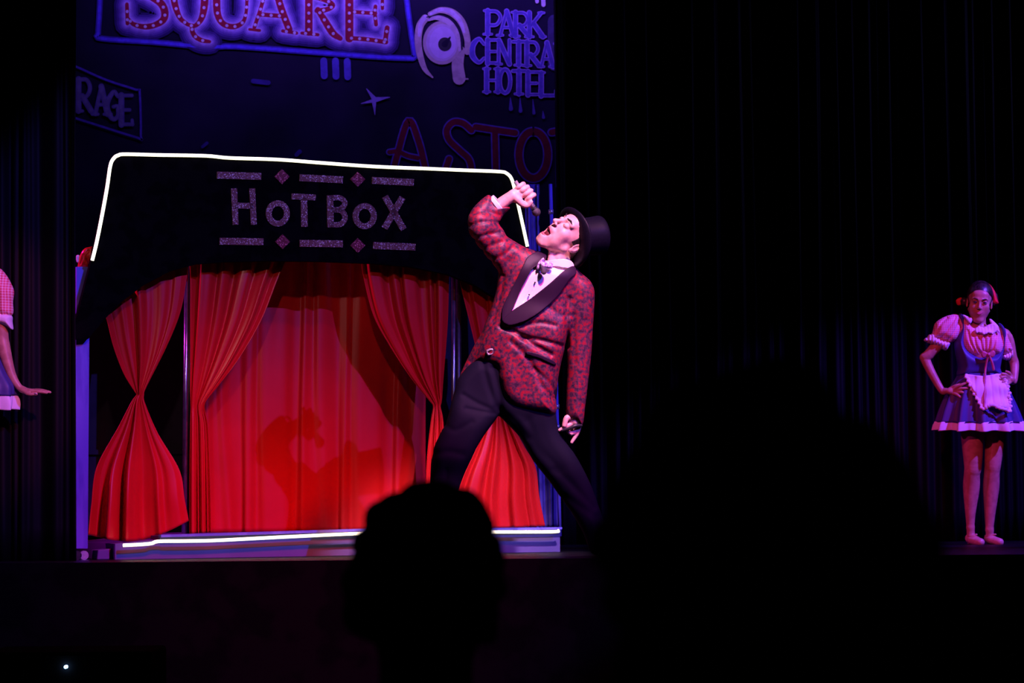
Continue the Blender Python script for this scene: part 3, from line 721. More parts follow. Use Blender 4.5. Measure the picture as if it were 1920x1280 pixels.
# ================================================================ FIGURES
def cross(a, b): return np.cross(a, b)
class Head:
    """head-local coordinates: s toward the person's left, f forward, u up, in metres; k = pixels per metre"""
    def __init__(h, C, f, u, k):
        h.C = np.array(C, float); h.f = np.array(f, float); h.f /= np.linalg.norm(h.f)
        u = np.array(u, float); u -= h.f * (u @ h.f); h.u = u / np.linalg.norm(u); h.s = np.cross(h.u, h.f); h.k = k
    def p(h, s, f, u): return h.C + h.k * (s * h.s + f * h.f + u * h.u)
    def ax(h): return np.array([h.s, h.f, h.u])
    def ell(h, v, c, r, k=2, op='u'): return v.ell(h.p(*c), np.array(r) * h.k, h.ax(), k * h.k / 400, op)
    def cap(h, v, a, b, ra, rb=None, k=2, op='u'): return v.cap(h.p(*a), h.p(*b), ra * h.k, (ra if rb is None else rb) * h.k, k * h.k / 400, op)
def skull(h, v, open_mouth=False, fem=False):
    E, K = h.ell, h.cap
    E(v, (0, -.015, .03), (.073, .092, .086), 4)
    E(v, (0, .035, -.03), (.056, .056, .075), 10)
    jd = -.014 if open_mouth else 0
    E(v, (0, .038, -.085 + jd * .5), (.040, .045, .034), 10)
    E(v, (0, .066 - (.008 if open_mouth else 0), -.112 + jd), (.019 if fem else .022, .018, .016), 7)
    for q in (-1, 1):
        K(v, (q * .056, .0, -.055), (q * .018, .060 - (.006 if open_mouth else 0), -.112 + jd), .014, .013, 9)
        E(v, (q * .040, .060, -.026), (.020, .020, .018), 9)
        K(v, (q * .012, .090, .018), (q * .045, .074, .020), .008, .007, 6)
    E(v, (0, .06, .045), (.05, .03, .035), 8)
    if fem:
        for q in (-1, 1): E(v, (q * .036, .048, -.052), (.022, .024, .026), 10)
    for q in (-1, 1): E(v, (q * .031, .100, .000), (.017, .018, .012), 5, 's')
    for q in (-1, 1):
        E(v, (q * .031, .078, .0), (.0145, .0145, .0125), 2)
        if open_mouth: K(v, (q * .019, .090, -.002), (q * .043, .083, -.001), .0028, .0022, 1)
    K(v, (0, .086, .012), (0, .112 if not fem else .106, -.028), .0065, .0085, 5)
    E(v, (0, .112 if not fem else .106, -.032), (.009, .010, .008), 3)
    for q in (-1, 1): E(v, (q * .011, .102 if not fem else .098, -.035), (.0068, .0085, .0065), 2.5)
    for q in (-1, 1): E(v, (q * .006, .108 if not fem else .1, -.044), (.0032, .005, .005), 1, 's')
    if open_mouth:
        for q in (-1, 1): E(v, (q * .040, .044, -.060), (.018, .022, .030), 10)
        E(v, (0, .078, -.058), (.026, .018, .013), 5)
        E(v, (0, .064, -.108), (.026, .024, .018), 5)
        E(v, (0, .098, -.083), (.019, .032, .0165), 2.5, 's')
        E(v, (0, .070, -.083), (.022, .030, .018), 2, 's')
    else:
        E(v, (0, .076, -.066), (.026, .013, .017), 8)
    for q in (-1, 1):
        E(v, (q * .076, -.016, -.010), (.007, .018, .029), 3); E(v, (q * .082, -.008, -.008), (.005, .010, .018), 2, 's')
        E(v, (q * .076, -.010, -.034), (.006, .009, .010), 2)
    return v

# ---------------------------------------------------------------- the singer
YM = 12.4
fr = Fr(1000, 700, YM)
fym = floor_y_px(980, YM)
root = fr.to(np.array([985., fym, 0])); root[2] = 0
man = thing('person', 'man in red brocade jacket and top hat, head thrown back, singing into a raised microphone', 'person', root)
hd = Head((1071, 443.5, 0), (-.394, -.719, -.57), (.877, -.48, 0), 432)
HA = np.array([.872, -.10, .479]); HA /= np.linalg.norm(HA)          # axis of the hat
HC = np.array([1068., 446.5, 0])
body = Vol(830, 1165, 335, 1045, -75, 75, 1.0)
skull(hd, body, True)
body.chain([hd.p(0, -.030, -.05), (1050, 478, 6), (1046, 505, 8), (1030, 540, 8)], [24, 22.5, 26, 30], 8)
body.cap(hd.p(.045, -.02, -.06), (1030, 502, -12), 7, 6, 6)             # neck muscle toward the camera
body.cap((1034, 470, -12), (1031, 490, -14), 5, 5, 6)
# what lies under the clothes
body.chain([(1035, 530, 5), (1005, 590, 5), (965, 650, 3), (948, 690, 0)], [30, 34, 32, 28], 10)
body.chain([(1035, 525, 5), (985, 500, 2), (945, 468, -12), (902, 432, -26), (915, 402, -18), (944, 379, -10)], [18, 12, 11, 10, 9, 9], 6)
body.chain([(1040, 520, 5), (1090, 545, 6), (1091, 655, 14), (1082, 778, 0)], [20, 15, 11, 8], 6)
body.chain([(935, 700, 0), (850, 810, -20), (832, 925, 0), (830, 1020, 5)], [18, 13, 10, 8], 6)
body.chain([(975, 705, 0), (1045, 850, 4), (1092, 940, 10), (1130, 1022, 12)], [18, 13, 10, 8], 6)
# raised hand: wrist, palm, four curled fingers, thumb
body.chain([(930, 389, -6), (948, 376, -8), (961, 368, -9)], [11.5, 11, 11], 4)
body.ell((969, 366, -6), (13, 14, 10), k=4); body.ell((975, 360, 1), (12, 13, 8), k=4)
pr = np.array([.82, -.57, 0])
for i, (a, b) in enumerate([(974, 350), (980.5, 356.5), (987, 363.5), (993, 371)]):
    p = np.array([a, b, 0.]); L = (8.5, 10, 10, 9.5)[i]
    body.chain([p + pr * 4 + [0, 0, 8], p + pr * L + [0, 0, 1], p + pr * (L - 2) + [0, 0, -8], p - pr * 1 + [0, 0, -12.5], p - pr * 7 + [0, 0, -10]], [5.2, 5.0, 4.7, 4.4, 4.0], .8)
body.chain([(962, 364, -10), (972, 376, -13), (981, 384, -12), (989, 385, -11), (995, 379, -12)], [7.5, 7.2, 6, 5.2, 4.4], 3)
# lowered hand
body.ell((1078, 790, 0), (11, 12, 7), k=4); body.cap((1082, 776, 0), (1079, 788, 0), 8.5, 9, 3)
body.chain([(1071, 781, -3), (1062, 784, -8), (1058, 797, -10)], [6, 5.4, 4.6], 2)
body.chain([(1070, 795, -2), (1060, 800, -6), (1049, 806, -7)], [4.8, 4, 3.2], 1.5)
body.chain([(1074, 799, 0), (1064, 805, -4), (1071, 813, -6)], [4.6, 4, 3.4], 1.5)
body.chain([(1080, 800, 0), (1077, 810, -2), (1069, 811, -7)], [4.6, 4.1, 3.5], 1.5)
body.chain([(1086, 797, 2), (1082, 812, 1), (1072, 829, -1)], [4.8, 4.2, 3.0], 1.5)
# the crown of the head stays inside the hat
X, Y, Z = body.ax[0][:, None, None], body.ax[1][None, :, None], body.ax[2][None, None, :]
ta = (X - HC[0]) * HA[0] + (Y - HC[1]) * HA[1] + (Z - HC[2]) * HA[2]
rad = np.sqrt(np.maximum((X - HC[0]) ** 2 + (Y - HC[1]) ** 2 + (Z - HC[2]) ** 2 - ta ** 2, 0))
near = (Y < 520) & (X > 1040)
cl = np.where(near & (ta > 2), np.maximum(rad - 32, ta - 52), -50).astype(np.float32)
body.F = np.maximum(body.F, cl)
body.go('body', fr, M['skin'], man)
hv = Vol(1040, 1140, 385, 530, -60, 60, 1.0)
hd.ell(hv, (0, -.024, .022), (.079, .094, .090), 3); hd.ell(hv, (0, -.068, -.045), (.05, .034, .045), 5)
Xh, Yh, Zh = hv.ax[0][:, None, None], hv.ax[1][None, :, None], hv.ax[2][None, None, :]
cs, cf, cu = [((Xh - hd.C[0]) * a[0] + (Yh - hd.C[1]) * a[1] + (Zh - hd.C[2]) * a[2]) / hd.k for a in (hd.s, hd.f, hd.u)]
front = np.maximum(cf - (.020 + .35 * (cu - .02)), 0) if False else (cf - (.018 + .5 * np.maximum(cu - .02, 0)))
low = np.where(cf > -.03, -.012 - .25 * (cf + .03) * 0 - cu, -1.)             # sideburn ends above the ear lobe
hv.F = np.maximum(hv.F, (front * hd.k).astype(np.float32)); hv.F = np.maximum(hv.F, (low * hd.k).astype(np.float32))
for q in (-1, 1): hd.ell(hv, (q * .085, -.018, -.012), (.02, .017, .027), 2, 's')
ta = (Xh - HC[0]) * HA[0] + (Yh - HC[1]) * HA[1] + (Zh - HC[2]) * HA[2]
rad = np.sqrt(np.maximum((Xh - HC[0]) ** 2 + (Yh - HC[1]) ** 2 + (Zh - HC[2]) ** 2 - ta ** 2, 0))
hv.F = np.maximum(hv.F, np.where(ta > 2, np.maximum(rad - 33.5, ta - 54), -50).astype(np.float32))
hv.go('hair', fr, M['hair'], man)
# mouth, teeth, lips, brows
mv = Vol(1005, 1070, 395, 460, -65, 0, .6)
hd.ell(mv, (0, .068, -.083), (.023, .014, .018), 1); mv.go('mouth', fr, M['mouth'], man)
mv = Vol(1005, 1070, 395, 460, -65, 0, .6)
for a in np.linspace(-1, 1, 9): hd.ell(mv, (a * .016, .088 - .010 * a * a, -.0695), (.0026, .0022, .0045), .3)
plab(mv.go('teeth', fr, M['teeth'], man), 'white upper teeth')
mv = Vol(1000, 1070, 395, 465, -70, 0, .6)
aa = np.linspace(-1, 1, 7)
for i in range(6):
    hd.cap(mv, (aa[i] * .021, .096 - .016 * aa[i] ** 2, -.0645 - .008 * aa[i] ** 2), (aa[i + 1] * .021, .096 - .016 * aa[i + 1] ** 2, -.0645 - .008 * aa[i + 1] ** 2), .0036, k=.5)
    hd.cap(mv, (aa[i] * .020, .088 - .016 * aa[i] ** 2, -.1035 + .010 * aa[i] ** 2), (aa[i + 1] * .020, .088 - .016 * aa[i + 1] ** 2, -.1035 + .010 * aa[i + 1] ** 2), .0042, k=.5)
mv.go('lips', fr, M['lips'], man)
mv = Vol(1030, 1095, 385, 445, -75, 0, .6)
for q in (-1, 1):
    hd.cap(mv, (q * .014, .0985, .022), (q * .034, .093, .029), .0030, .0030, .5); hd.cap(mv, (q * .034, .093, .029), (q * .050, .076, .023), .0030, .0016, .5)
    hd.cap(mv, (q * .021, .0925, -.004), (q * .042, .0865, -.004), .0012, .0012, .3)
mv.go('eyebrow', fr, M['hair'], man)

# jacket
tor = [(990, 468), (1012, 474), (1035, 486), (1072, 497), (1090, 512), (1108, 529), (1113, 548), (1106, 575), (1086, 602), (1064, 640), (1050, 690), (1043, 740), (1041, 775),
       (1012, 779), (975, 773), (952, 762), (938, 742), (931, 712), (925, 690), (893, 690), (863, 708), (868, 690), (885, 655), (905, 615), (920, 580), (930, 545), (934, 518), (940, 490), (960, 470)]
trunk = Vol(820, 1130, 355, 1060, -62, 62, 1.0)
jk = trunk.copy()
TT = [(1020, 520, 40), (1095, 560, 27), (1000, 620, 44), (940, 520, 30), (880, 690, 20), (1030, 760, 40), (940, 720, 40), (1005, 475, 26)]
jk.infl(tor, TT, 30, [(1000, 560, 0), (1095, 560, 4), (870, 700, 8), (1030, 760, 0), (940, 500, -2), (935, 680, -6)], 0)
Ft = jk.F.copy()
slv1 = [(962, 466), (992, 470), (1010, 486), (985, 515), (948, 520), (928, 500), (903, 470), (886, 447), (878, 430), (879, 405), (890, 388), (906, 372), (918, 366), (930, 378), (956, 389), (944, 404), (937, 420), (945, 433), (951, 447)]
jk.infl(slv1, [(960, 490, 24), (895, 430, 22), (935, 385, 17)], 20, [(975, 490, -2), (895, 430, -26), (940, 385, -10), (935, 460, -14)], 5)
slv2 = [(1082, 512), (1102, 523), (1113, 540), (1115, 562), (1112, 610), (1109, 660), (1103, 715), (1097, 765), (1092, 796), (1080, 790), (1063, 779), (1062, 740), (1064, 690), (1062, 640), (1060, 600), (1066, 565), (1074, 535)]
jk.infl(slv2, [(1090, 550, 24), (1088, 660, 21), (1080, 780, 16)], 22, [(1090, 540, 2), (1088, 655, 4), (1080, 780, -2)], 3)
jk.chain([(1000, 498, 0), (970, 484, -4), (925, 452, -16)], [26, 25, 20], 4)
# folds pulled by the arms and the button
for pts, wd, dp in [([(940, 612), (965, 622), (1000, 646), (1032, 664)], 5, 8), ([(980, 632), (1015, 638), (1052, 648)], 4.5, 7), ([(958, 640), (990, 672), (1015, 720), (1035, 745)], 5, 5),
                    ([(1000, 690), (1025, 712), (1040, 735)], 4, 4), ([(1066, 560), (1062, 600), (1064, 650)], 4, 9), ([(1072, 560), (1076, 620), (1078, 680)], 4, 3.5), ([(1098, 600), (1094, 680), (1090, 760)], 5, 3),
                    ([(945, 520), (938, 560), (925, 600)], 4, 5), ([(905, 470), (920, 462), (940, 455)], 4, 6), ([(890, 450), (910, 442), (938, 436)], 3.5, 7), ([(882, 425), (905, 418), (934, 418)], 3.5, 6),
                    ([(885, 402), (905, 398), (935, 404)], 3.5, 5), ([(920, 490), (945, 478), (965, 462)], 4, 6), ([(905, 600), (900, 640), (885, 680)], 5, 4), ([(1040, 610), (1010, 605), (975, 612)], 4, 4), ([(1020, 570), (1050, 590), (1075, 590)], 5, 3.5)]:
    jk.groove(pts, wd * 1.15, dp * (.38 if pts[0][0] < 960 and pts[0][1] < 500 else .45), 10)
shoulder_fill = Ft
vee = jk.pr2([(1008, 484), (1030, 484), (1074, 488), (1075, 501), (1058, 509), (1030, 534), (992, 563), (963, 581), (957, 581), (972, 546), (990, 516), (1003, 494)], 4)
Zc = jk.ax[2][None, None, :]
cut = np.maximum(vee, Zc - 6)
jF = np.maximum(jk.F, -cut)
lowcut = jk.pr2([(931, 640), (950, 690), (945, 760), (900, 760), (855, 712), (893, 689), (916, 662)], 4)      # open front below the button
jF = np.maximum(jF, -np.maximum(lowcut, Zc + 4 - 30) if False else jF)
# hollow wrist ends
jk.F = jF.astype(np.float32)
jk.cap((940, 384, -9), (968, 360, -9), 13, 13, 1, 's'); jk.cap((1081, 782, -1), (1078, 800, -2), 12, 12, 1, 's')
J = jk.go('jacket', fr, M['brocade'], man)
Jd = sub(J, man)
def shell(poly, a, b, name, m, par, zmax=-2, n=4):
    q = trunk.copy(); q.F = np.maximum(np.maximum(Ft - a, -(Ft - b)), np.maximum(q.pr2(poly, n), Zc - zmax)).astype(np.float32)
    return q.go(name, fr, m, par)
plab(shell([(1010, 471), (1024, 478), (1020, 492), (1000, 503), (990, 518), (976, 545), (960, 582), (944, 603), (941, 590), (945, 570), (963, 535), (980, 500), (990, 482)], 5.5, -3, 'lapel', M['lapel'], Jd), 'dark plum satin lapel')
plab(shell([(1075, 499), (1080, 512), (1066, 526), (1047, 553), (1020, 579), (990, 599), (962, 609), (950, 608), (943, 600), (960, 583), (992, 562), (1029, 533), (1057, 508)], 6, -3, 'lapel', M['lapel'], Jd), 'dark plum satin lapel')
shell([(988, 658), (1012, 664), (1039, 677), (1039, 684), (1011, 671), (988, 664)], 2.5, -4, 'pocket', M['lapel'], Jd, n=2)
# shirt front, collar, cuff, bow tie
q = trunk.copy()
q.F = np.maximum(np.maximum(Ft + 3.5, -(Ft + 9)), np.maximum(q.pr2([(1006, 486), (1035, 490), (1078, 490), (1080, 505), (1060, 515), (1000, 570), (960, 592), (950, 585), (970, 540), (995, 495)], 3), Zc - 4)).astype(np.float32)
for x in (0, 7): q.groove([(1006 + x, 512), (995 + x, 540), (982 + x, 566)], 1.3, 1.2)
S = q.go('shirt', fr, M['shirt'], man)
q = Vol(1005, 1085, 478, 515, -45, 45, .8)
q.chain([(1047, 478, 2), (1046, 512, 2)], [31, 32], 0); q.chain([(1049, 474, 3), (1046, 516, 2)], [26.5, 28], 0, 's')
q.F = np.maximum(q.F, q.pr2([(1012, 493), (1030, 488.5), (1055, 486), (1071, 490), (1076, 500), (1062, 503), (1040, 500), (1018, 503)], 3)).astype(np.float32)
q.go('collar', fr, M['shirt'], sub(S, man))
for x, y in ((1003, 530), (992, 553)):
    zz = -38.
    q = Vol(x - 4, x + 4, y - 4, y + 4, -50, -20, .6)
    ft = None
    q.ell((x, y, -37), (1.6, 1.6, 3), k=0)
    q.go('button', fr, M['black_plastic'], sub(S, man))
ax = np.array([.78, -.60, -.12]); ax /= np.linalg.norm(ax)
cc = np.array([934., 383.5, -8])
q = Vol(905, 970, 350, 415, -40, 30, .8)
q.cap(cc - ax * 5, cc + ax * 2.5, 20, 21, 0)
Xq, Yq, Zq = q.ax[0][:, None, None], q.ax[1][None, :, None], q.ax[2][None, None, :]
tt = (Xq - cc[0]) * ax[0] + (Yq - cc[1]) * ax[1] + (Zq - cc[2]) * ax[2]
rr = np.sqrt(np.maximum((Xq - cc[0]) ** 2 + (Yq - cc[1]) ** 2 + (Zq - cc[2]) ** 2 - tt ** 2, 0))
q.F = np.maximum(np.maximum(np.abs(tt + .5) - 4.2, rr - 19.5), 17.2 - rr).astype(np.float32)
q.go('cuff', fr, M['shirt'], sub(S, man))
q = Vol(990, 1045, 475, 525, -70, -15, .7)
q.infl([(1019, 484), (1020, 494), (1014, 503), (1006, 506), (1007, 497), (1012, 489)], 5, 4, -38, 1.5, 3)
q.infl([(1018, 494), (1026, 492), (1036, 496), (1034, 505), (1024, 503), (1017, 501)], 3.5, 4, -40, 1.5, 3); q.ell((1017, 497.5, -41), (4.5, 5.5, 5), k=1)
q.groove([(1012, 492), (1010, 503)], 1.2, 1.0)
plab(q.go('bow_tie', fr, M['bow'], man), 'patterned lilac bow tie')
q = Vol(1003, 1032, 490, 522, -65, -30, .6)
q.chain([(1016, 502, -47), (1019, 511, -47)], [3.6, 5.2], 1); q.cap((1013, 496, -44), (1016, 502, -47), 1.6, 1.6, 1)
plab(q.go('lapel_microphone', fr, M['mesh_black'], man), 'small black foam microphone clipped at the collar')
# trousers
tr = Vol(795, 1165, 640, 1050, -60, 60, 1.0)
tr.infl([(917, 655), (980, 650), (1040, 700), (1036, 760), (1000, 790), (950, 785), (932, 776), (905, 770), (862, 730), (868, 705), (890, 676)], [(960, 700, 30), (880, 720, 20)], 28, 0, 6)
tr.infl([(900, 672), (940, 690), (948, 740), (936, 776), (908, 815), (886, 853), (869, 888), (859, 922), (855, 960), (853, 1000), (856, 1040), (812, 1040), (808, 1000), (806, 940), (807, 890), (812, 845), (826, 812), (839, 785), (849, 745), (862, 705)],
        [(895, 740, 30), (845, 830, 25), (832, 960, 20)], 24, [(915, 720, 0), (850, 815, -20), (832, 930, 0), (832, 1030, 4)], 6)
tr.infl([(950, 700), (1035, 700), (1042, 775), (1052, 815), (1080, 855), (1103, 898), (1118, 935), (1132, 975), (1152, 1022), (1140, 1040), (1110, 1038), (1094, 1000), (1074, 965), (1050, 931), (1030, 902), (999, 862), (974, 819), (936, 776), (935, 740)],
        [(985, 750, 27), (1010, 700, 24), (1040, 840, 26), (1100, 960, 22), (1130, 1030, 18)], 26, [(985, 750, 0), (1050, 850, 4), (1095, 945, 8), (1130, 1025, 12)], 6)
for pts, wd, dp in [([(905, 680), (915, 720), (930, 760)], 4, 5), ([(870, 740), (895, 755), (925, 768)], 3.5, 4), ([(875, 765), (900, 770), (926, 774)], 3, 4), ([(925, 690), (935, 730), (938, 765)], 4, 6),
                    ([(835, 795), (855, 805), (885, 790)], 4, 3), ([(815, 850), (840, 845), (868, 850)], 5, 4), ([(990, 790), (1010, 840), (1050, 880)], 6, 5), ([(1040, 880), (1075, 910), (1112, 950)], 5, 5), ([(940, 770), (965, 790), (990, 820)], 5, 4), ([(1060, 930), (1090, 950), (1118, 968)], 5, 5), ([(838, 880), (836, 940), (834, 1000)], 3, 2)]:
    tr.groove(pts, wd * 1.5, dp * .45)
TR = tr.go('trousers', fr, M['trouser'], man)
q = Vol(905, 935, 645, 675, -60, -10, .7)
q.infl([(912, 656), (925, 652), (928, 662), (915, 667)], 3, 3, -33, 0, 2); q.infl([(915, 658), (923, 656), (924, 661), (917, 663)], 6, 2, -33, 0, 2, 's')
plab(q.go('belt_buckle', fr, M['silver'], man), 'silver belt buckle')
# shoes
for cx, cz, dx in ((828, -2, -1), (1136, 12, 1)):
    fl = float(floor_y_px(cx, YM)) - 0.5
    q = Vol(cx - 50, cx + 50, fl - 34, fl + 3, -60, 60, 1)
    q.chain([(cx - dx * 8, fl - 13, cz + 6), (cx + dx * 6, fl - 11, cz - 12), (cx + dx * 20, fl - 9, cz - 34)], [13, 11, 9], 5)
    q.F = np.maximum(q.F, (q.ax[1][None, :, None] - fl)).astype(np.float32)
    q.go('shoe', fr, M['shoe'], man)

# top hat: its own thing, worn on the head
e1 = np.cross(HA, [0, 1, 0]); e1 /= np.linalg.norm(e1); e2 = np.cross(HA, e1)   # e1 sideways, e2 up-down in the picture
hat = thing('top_hat', 'black top hat tipped back on the head of the singing man', 'hat', fr.to(HC + HA * 10))
def lathe(profile, name, par, curl=0, m=M['hat'], n=72, C=HC, close=True):
    th = np.linspace(0, 2 * PI, n, endpoint=False)
    V = []
    for r, a in profile:
        rr = r
        V.append(C + HA * (a + curl * np.abs(np.cos(th))[:, None] ** 2 * max(0, (r - 36) / 24) ** 1.5) + r * np.cos(th)[:, None] * e1 + r * .985 * np.sin(th)[:, None] * e2)
    V = np.vstack(V); k = len(profile); F = []
    for i in range(k - 1):
        for j in range(n): F.append((i * n + j, i * n + (j + 1) % n, (i + 1) * n + (j + 1) % n, (i + 1) * n + j))
    if close: F.append(tuple(reversed(range((k - 1) * n, k * n))))
    return raw(name, fr.to(V), F, m, par)
lathe([(34.5, 1), (36.5, 4), (36, 20), (36.2, 40), (37.4, 56), (38.0, 64), (37.3, 67), (34, 68.2), (18, 68.8), (3, 68.8)], 'crown', hat)
lathe([(36.8, 5), (37.1, 6), (37.0, 16), (36.5, 17)], 'band', hat, m=M['lapel'], close=False)
lathe([(34.5, 2), (40, 0.5), (50, -1), (56, -1), (58.5, .5), (59.6, 2.2), (58.6, 3.4), (56, 1.6), (50, 1.6), (40, 3.0), (36.5, 6)], 'brim', hat, curl=11, close=False)

# hand microphone
mic = thing('microphone', 'silver hand microphone with black head gripped in the raised fist', 'microphone', fr.to(np.array([990., 374, 0])))
A0, A1, A2 = np.array([966., 340, -4]), np.array([1000., 389, -2]), np.array([1004.5, 396, -2])
V, F = tube(fr.to(np.array([A0, A0 + (A1 - A0) * .5, A1])), np.array([3.8, 4.2, 5.0]) / fr.k, 20); raw('handle', V, F, M['silver'], mic)
V, F = tube(fr.to(np.array([A1, A1 + (A2 - A1) * .25, A1 + (A2 - A1) * .4])), np.array([5, 6, 7]) / fr.k, 20); raw('collar', V, F, M['black_plastic'], mic)
q = Vol(990, 1020, 382, 414, -17, 14, .7); q.ell(A2 + [1, 1.5, 0], (8.2, 8.2, 8.2), k=0); raw_ = q.go('grille', fr, M['mesh_black'], mic)
# black strap gripped in the lowered hand
q = Vol(1040, 1100, 780, 820, -25, 15, .7)
q.chain([(1053, 807, -12), (1066, 803, -13), (1078, 798, -12), (1089, 797, -6)], [2.2, 3.0, 3.6, 3.4], 1)
tag(q.go('strap', fr, M['black_plastic']), 'short dark strap held in the lowered hand of the singing man', 'strap')
# ---------------------------------------------------------------- dancers
def skirt(name, fr, rows, m, par, k=11, amp=.05, dz=.72, nth=240, ph=0., cz=0):
    R = cr(np.array(rows, float), 6); n = len(R); th = np.linspace(0, 2 * PI, nth, endpoint=False)
    V = []
    for i, (y, xl, xr, a, wv) in enumerate(R):
        cx, hw = (xl + xr) / 2, (xr - xl) / 2
        f = 1 + amp * a * (np.sin(k * th + ph) + .5 * np.sin(2.1 * k * th + 1 + ph))
        V.append(np.column_stack([cx + hw * np.cos(th) * f, y + wv * np.sin(k * th + ph + .8), cz + hw * dz * np.sin(th) * f]))
    V = np.vstack(V); F = [(i * nth + j, (i + 1) * nth + j, (i + 1) * nth + (j + 1) % nth, i * nth + (j + 1) % nth) for i in range(n - 1) for j in range(nth)]
    o = raw(name, fr.to(V), np.array(F), m, par); return solid(o, .002)
YG = 15.0
fr = Fr(1838, 800, YG)
fl = floor_y_px(1835, YG) - .3
root = fr.to(np.array([1842., fl, 0])); root[2] = 0
g1 = thing('person', 'young woman in navy dress, pink blouse and white apron, standing with hands on hips', 'person', root)
hd = Head((1836.5, 565, -2), (-.16, .10, -1), (.10, -1, 0), 296)
v = Vol(1715, 1915, 520, 1025, -50, 45, 1.0)
skull(hd, v, False, True)
v.chain([hd.p(0, -.02, -.06), (1838, 612, 2), (1838, 628, 3)], [14, 11, 16], 6)
v.chain([(1838, 635, 2), (1838, 660, 2), (1837, 700, 0), (1840, 745, 0)], [24, 22, 19, 26], 10)
v.chain([(1838, 628, 2), (1798, 612, 2), (1743, 664, 6), (1737, 676, 7), (1763, 729, -6), (1772, 733, -12)], [16, 13, 10, 9, 6.6, 6.2], 5)
v.chain([(1838, 628, 2), (1884, 628, 4), (1899, 668, 10), (1904, 684, 10), (1900, 712, -8), (1895, 714, -14)], [16, 12, 9.5, 8.6, 6.4, 6], 5)
v.ell((1781, 733, -18), (10, 7, 6), k=3)
for a, b_ in (((1786, 729, -22), (1807, 717, -32)), ((1788, 732, -22), (1808, 727, -35)), ((1787, 735, -21), (1806, 737, -35)), ((1783, 737, -19), (1796, 744, -31)), ((1778, 729, -14), (1797, 720, -24))):
    m_ = (np.array(a) + np.array(b_)) / 2 + [0, -1.5, -3]
    v.chain([a, m_, b_], [3.4, 3.0, 2.4], 1.2)
v.ell((1891, 711, -19), (8, 7, 6), k=3)
for a, b_ in (((1887, 706, -23), (1873, 700, -33)), ((1886, 709, -23), (1871, 707, -36)), ((1887, 713, -23), (1874, 715, -37)), ((1890, 716, -21), (1881, 723, -33)), ((1893, 704, -16), (1883, 696, -20))):
    m_ = (np.array(a) + np.array(b_)) / 2 + [0, -1.5, -3]
    v.chain([a, m_, b_], [3.2, 2.9, 2.3], 1.2)
v.chain([(1824, 745, 0), (1823, 812, -2), (1823.5, 872, -4), (1822, 888, -2), (1822, 915, 4), (1820, 960, 3), (1820, 988, 2)], [24, 21.5, 16.5, 15, 15.5, 10, 7.3], 6)
v.chain([(1856, 745, 2), (1865, 812, 2), (1861.5, 868, -1), (1860, 885, 1), (1859.5, 915, 6), (1857, 965, 6), (1856, 992, 4)], [22, 19, 15.5, 14.5, 15, 10, 7.5], 6)
v.chain([(1820, 990, 2), (1822, 1006, 0), (1832, 1012, -20)], [7.2, 8, 6], 4); v.chain([(1856, 994, 4), (1858, 1008, 2), (1868, 1013, -18)], [7.2, 8, 6], 4)
v.go('body', fr, M['skin_tan'], g1)
for x0, x1, z in ((1821, 1834, 0), (1857, 1870, 2)):
    q = Vol(x0 - 18, x0 + 32, fl - 30, fl + 2, -48, 25, .8)
    q.chain([(x0 - 1, fl - 11, z + 6), (x0 + 3, fl - 8, z - 6), (x1, fl - 6, z - 26)], [9.5, 8.5, 7.5], 4)
    q.chain([(x0 - 1, fl - 6, z + 9), (x0 - 1, fl, z + 10)], [4.5, 4], 1)
    q.cap((x0 - 7, fl - 17, z), (x0 + 9, fl - 19, z - 8), 1.6, 1.6, .5)
    q.F = np.maximum(q.F, q.ax[1][None, :, None] - fl).astype(np.float32)
    q.go('shoe', fr, M['tan_shoe'], g1)
# face
q = Vol(1800, 1875, 545, 605, -50, 0, .5)
for i in range(6):
    a, b_ = aa[i], aa[i + 1]
    hd.cap(q, (a * .026, .0945 - .010 * a * a, -.066 + .010 * a * a), (b_ * .026, .0945 - .010 * b_ * b_, -.066 + .010 * b_ * b_), .0030, k=.4)
    hd.cap(q, (a * .022, .0945 - .010 * a * a, -.072 + .012 * a * a), (b_ * .022, .0945 - .010 * b_ * b_, -.072 + .012 * b_ * b_), .0040, k=.4)
q.go('lips', fr, M['lips'], g1)
for s_ in (-1, 1):
    q = Vol(1800, 1875, 545, 605, -50, 0, .5)
    hd.cap(q, (s_ * .015, .098, .020), (s_ * .033, .092, .026), .0030, .0030, .4); hd.cap(q, (s_ * .033, .092, .026), (s_ * .048, .078, .020), .0030, .0016, .4)
    q.go('eyebrow', fr, M['hair'], g1)
    q = Vol(1800, 1875, 545, 605, -50, 0, .5)
    hd.cap(q, (s_ * .020, .0905, .003), (s_ * .032, .0925, .007), .0024, .0028, .4); hd.cap(q, (s_ * .032, .0925, .007), (s_ * .045, .085, .003), .0028, .0018, .4)
    q.go('eyelashes', fr, M['hair'], g1)
for s_ in (-1, 1):
    q = Vol(1800, 1875, 545, 605, -50, 0, .5); hd.ell(q, (s_ * .031, .0895, -.001), (.0095, .005, .0055), .3); q.go('eye', fr, M['eye'], g1)
q = Vol(1790, 1885, 515, 620, -45, 50, .8)
hd.ell(q, (0, -.020, .037), (.082, .104, .095), 4); hd.ell(q, (0, -.06, -.02), (.06, .05, .07), 8); hd.ell(q, (.02, -.10, .06), (.04, .035, .04), 4); q.ell((1810, 565, 14), (7, 8, 8), k=3); q.ell((1866, 560, 12), (8, 13, 9), k=3)
C3 = [q.ax[0][:, None, None], q.ax[1][None, :, None], q.ax[2][None, None, :]]
loc = lambda e: sum((C3[i] - hd.C[i]) * e[i] for i in range(3)) / hd.k
cs, cf, cu = loc(hd.s), loc(hd.f), loc(hd.u)
line_ = .020 + 1.7 * np.maximum(cu - .030, 0) - .25 * np.abs(cs)
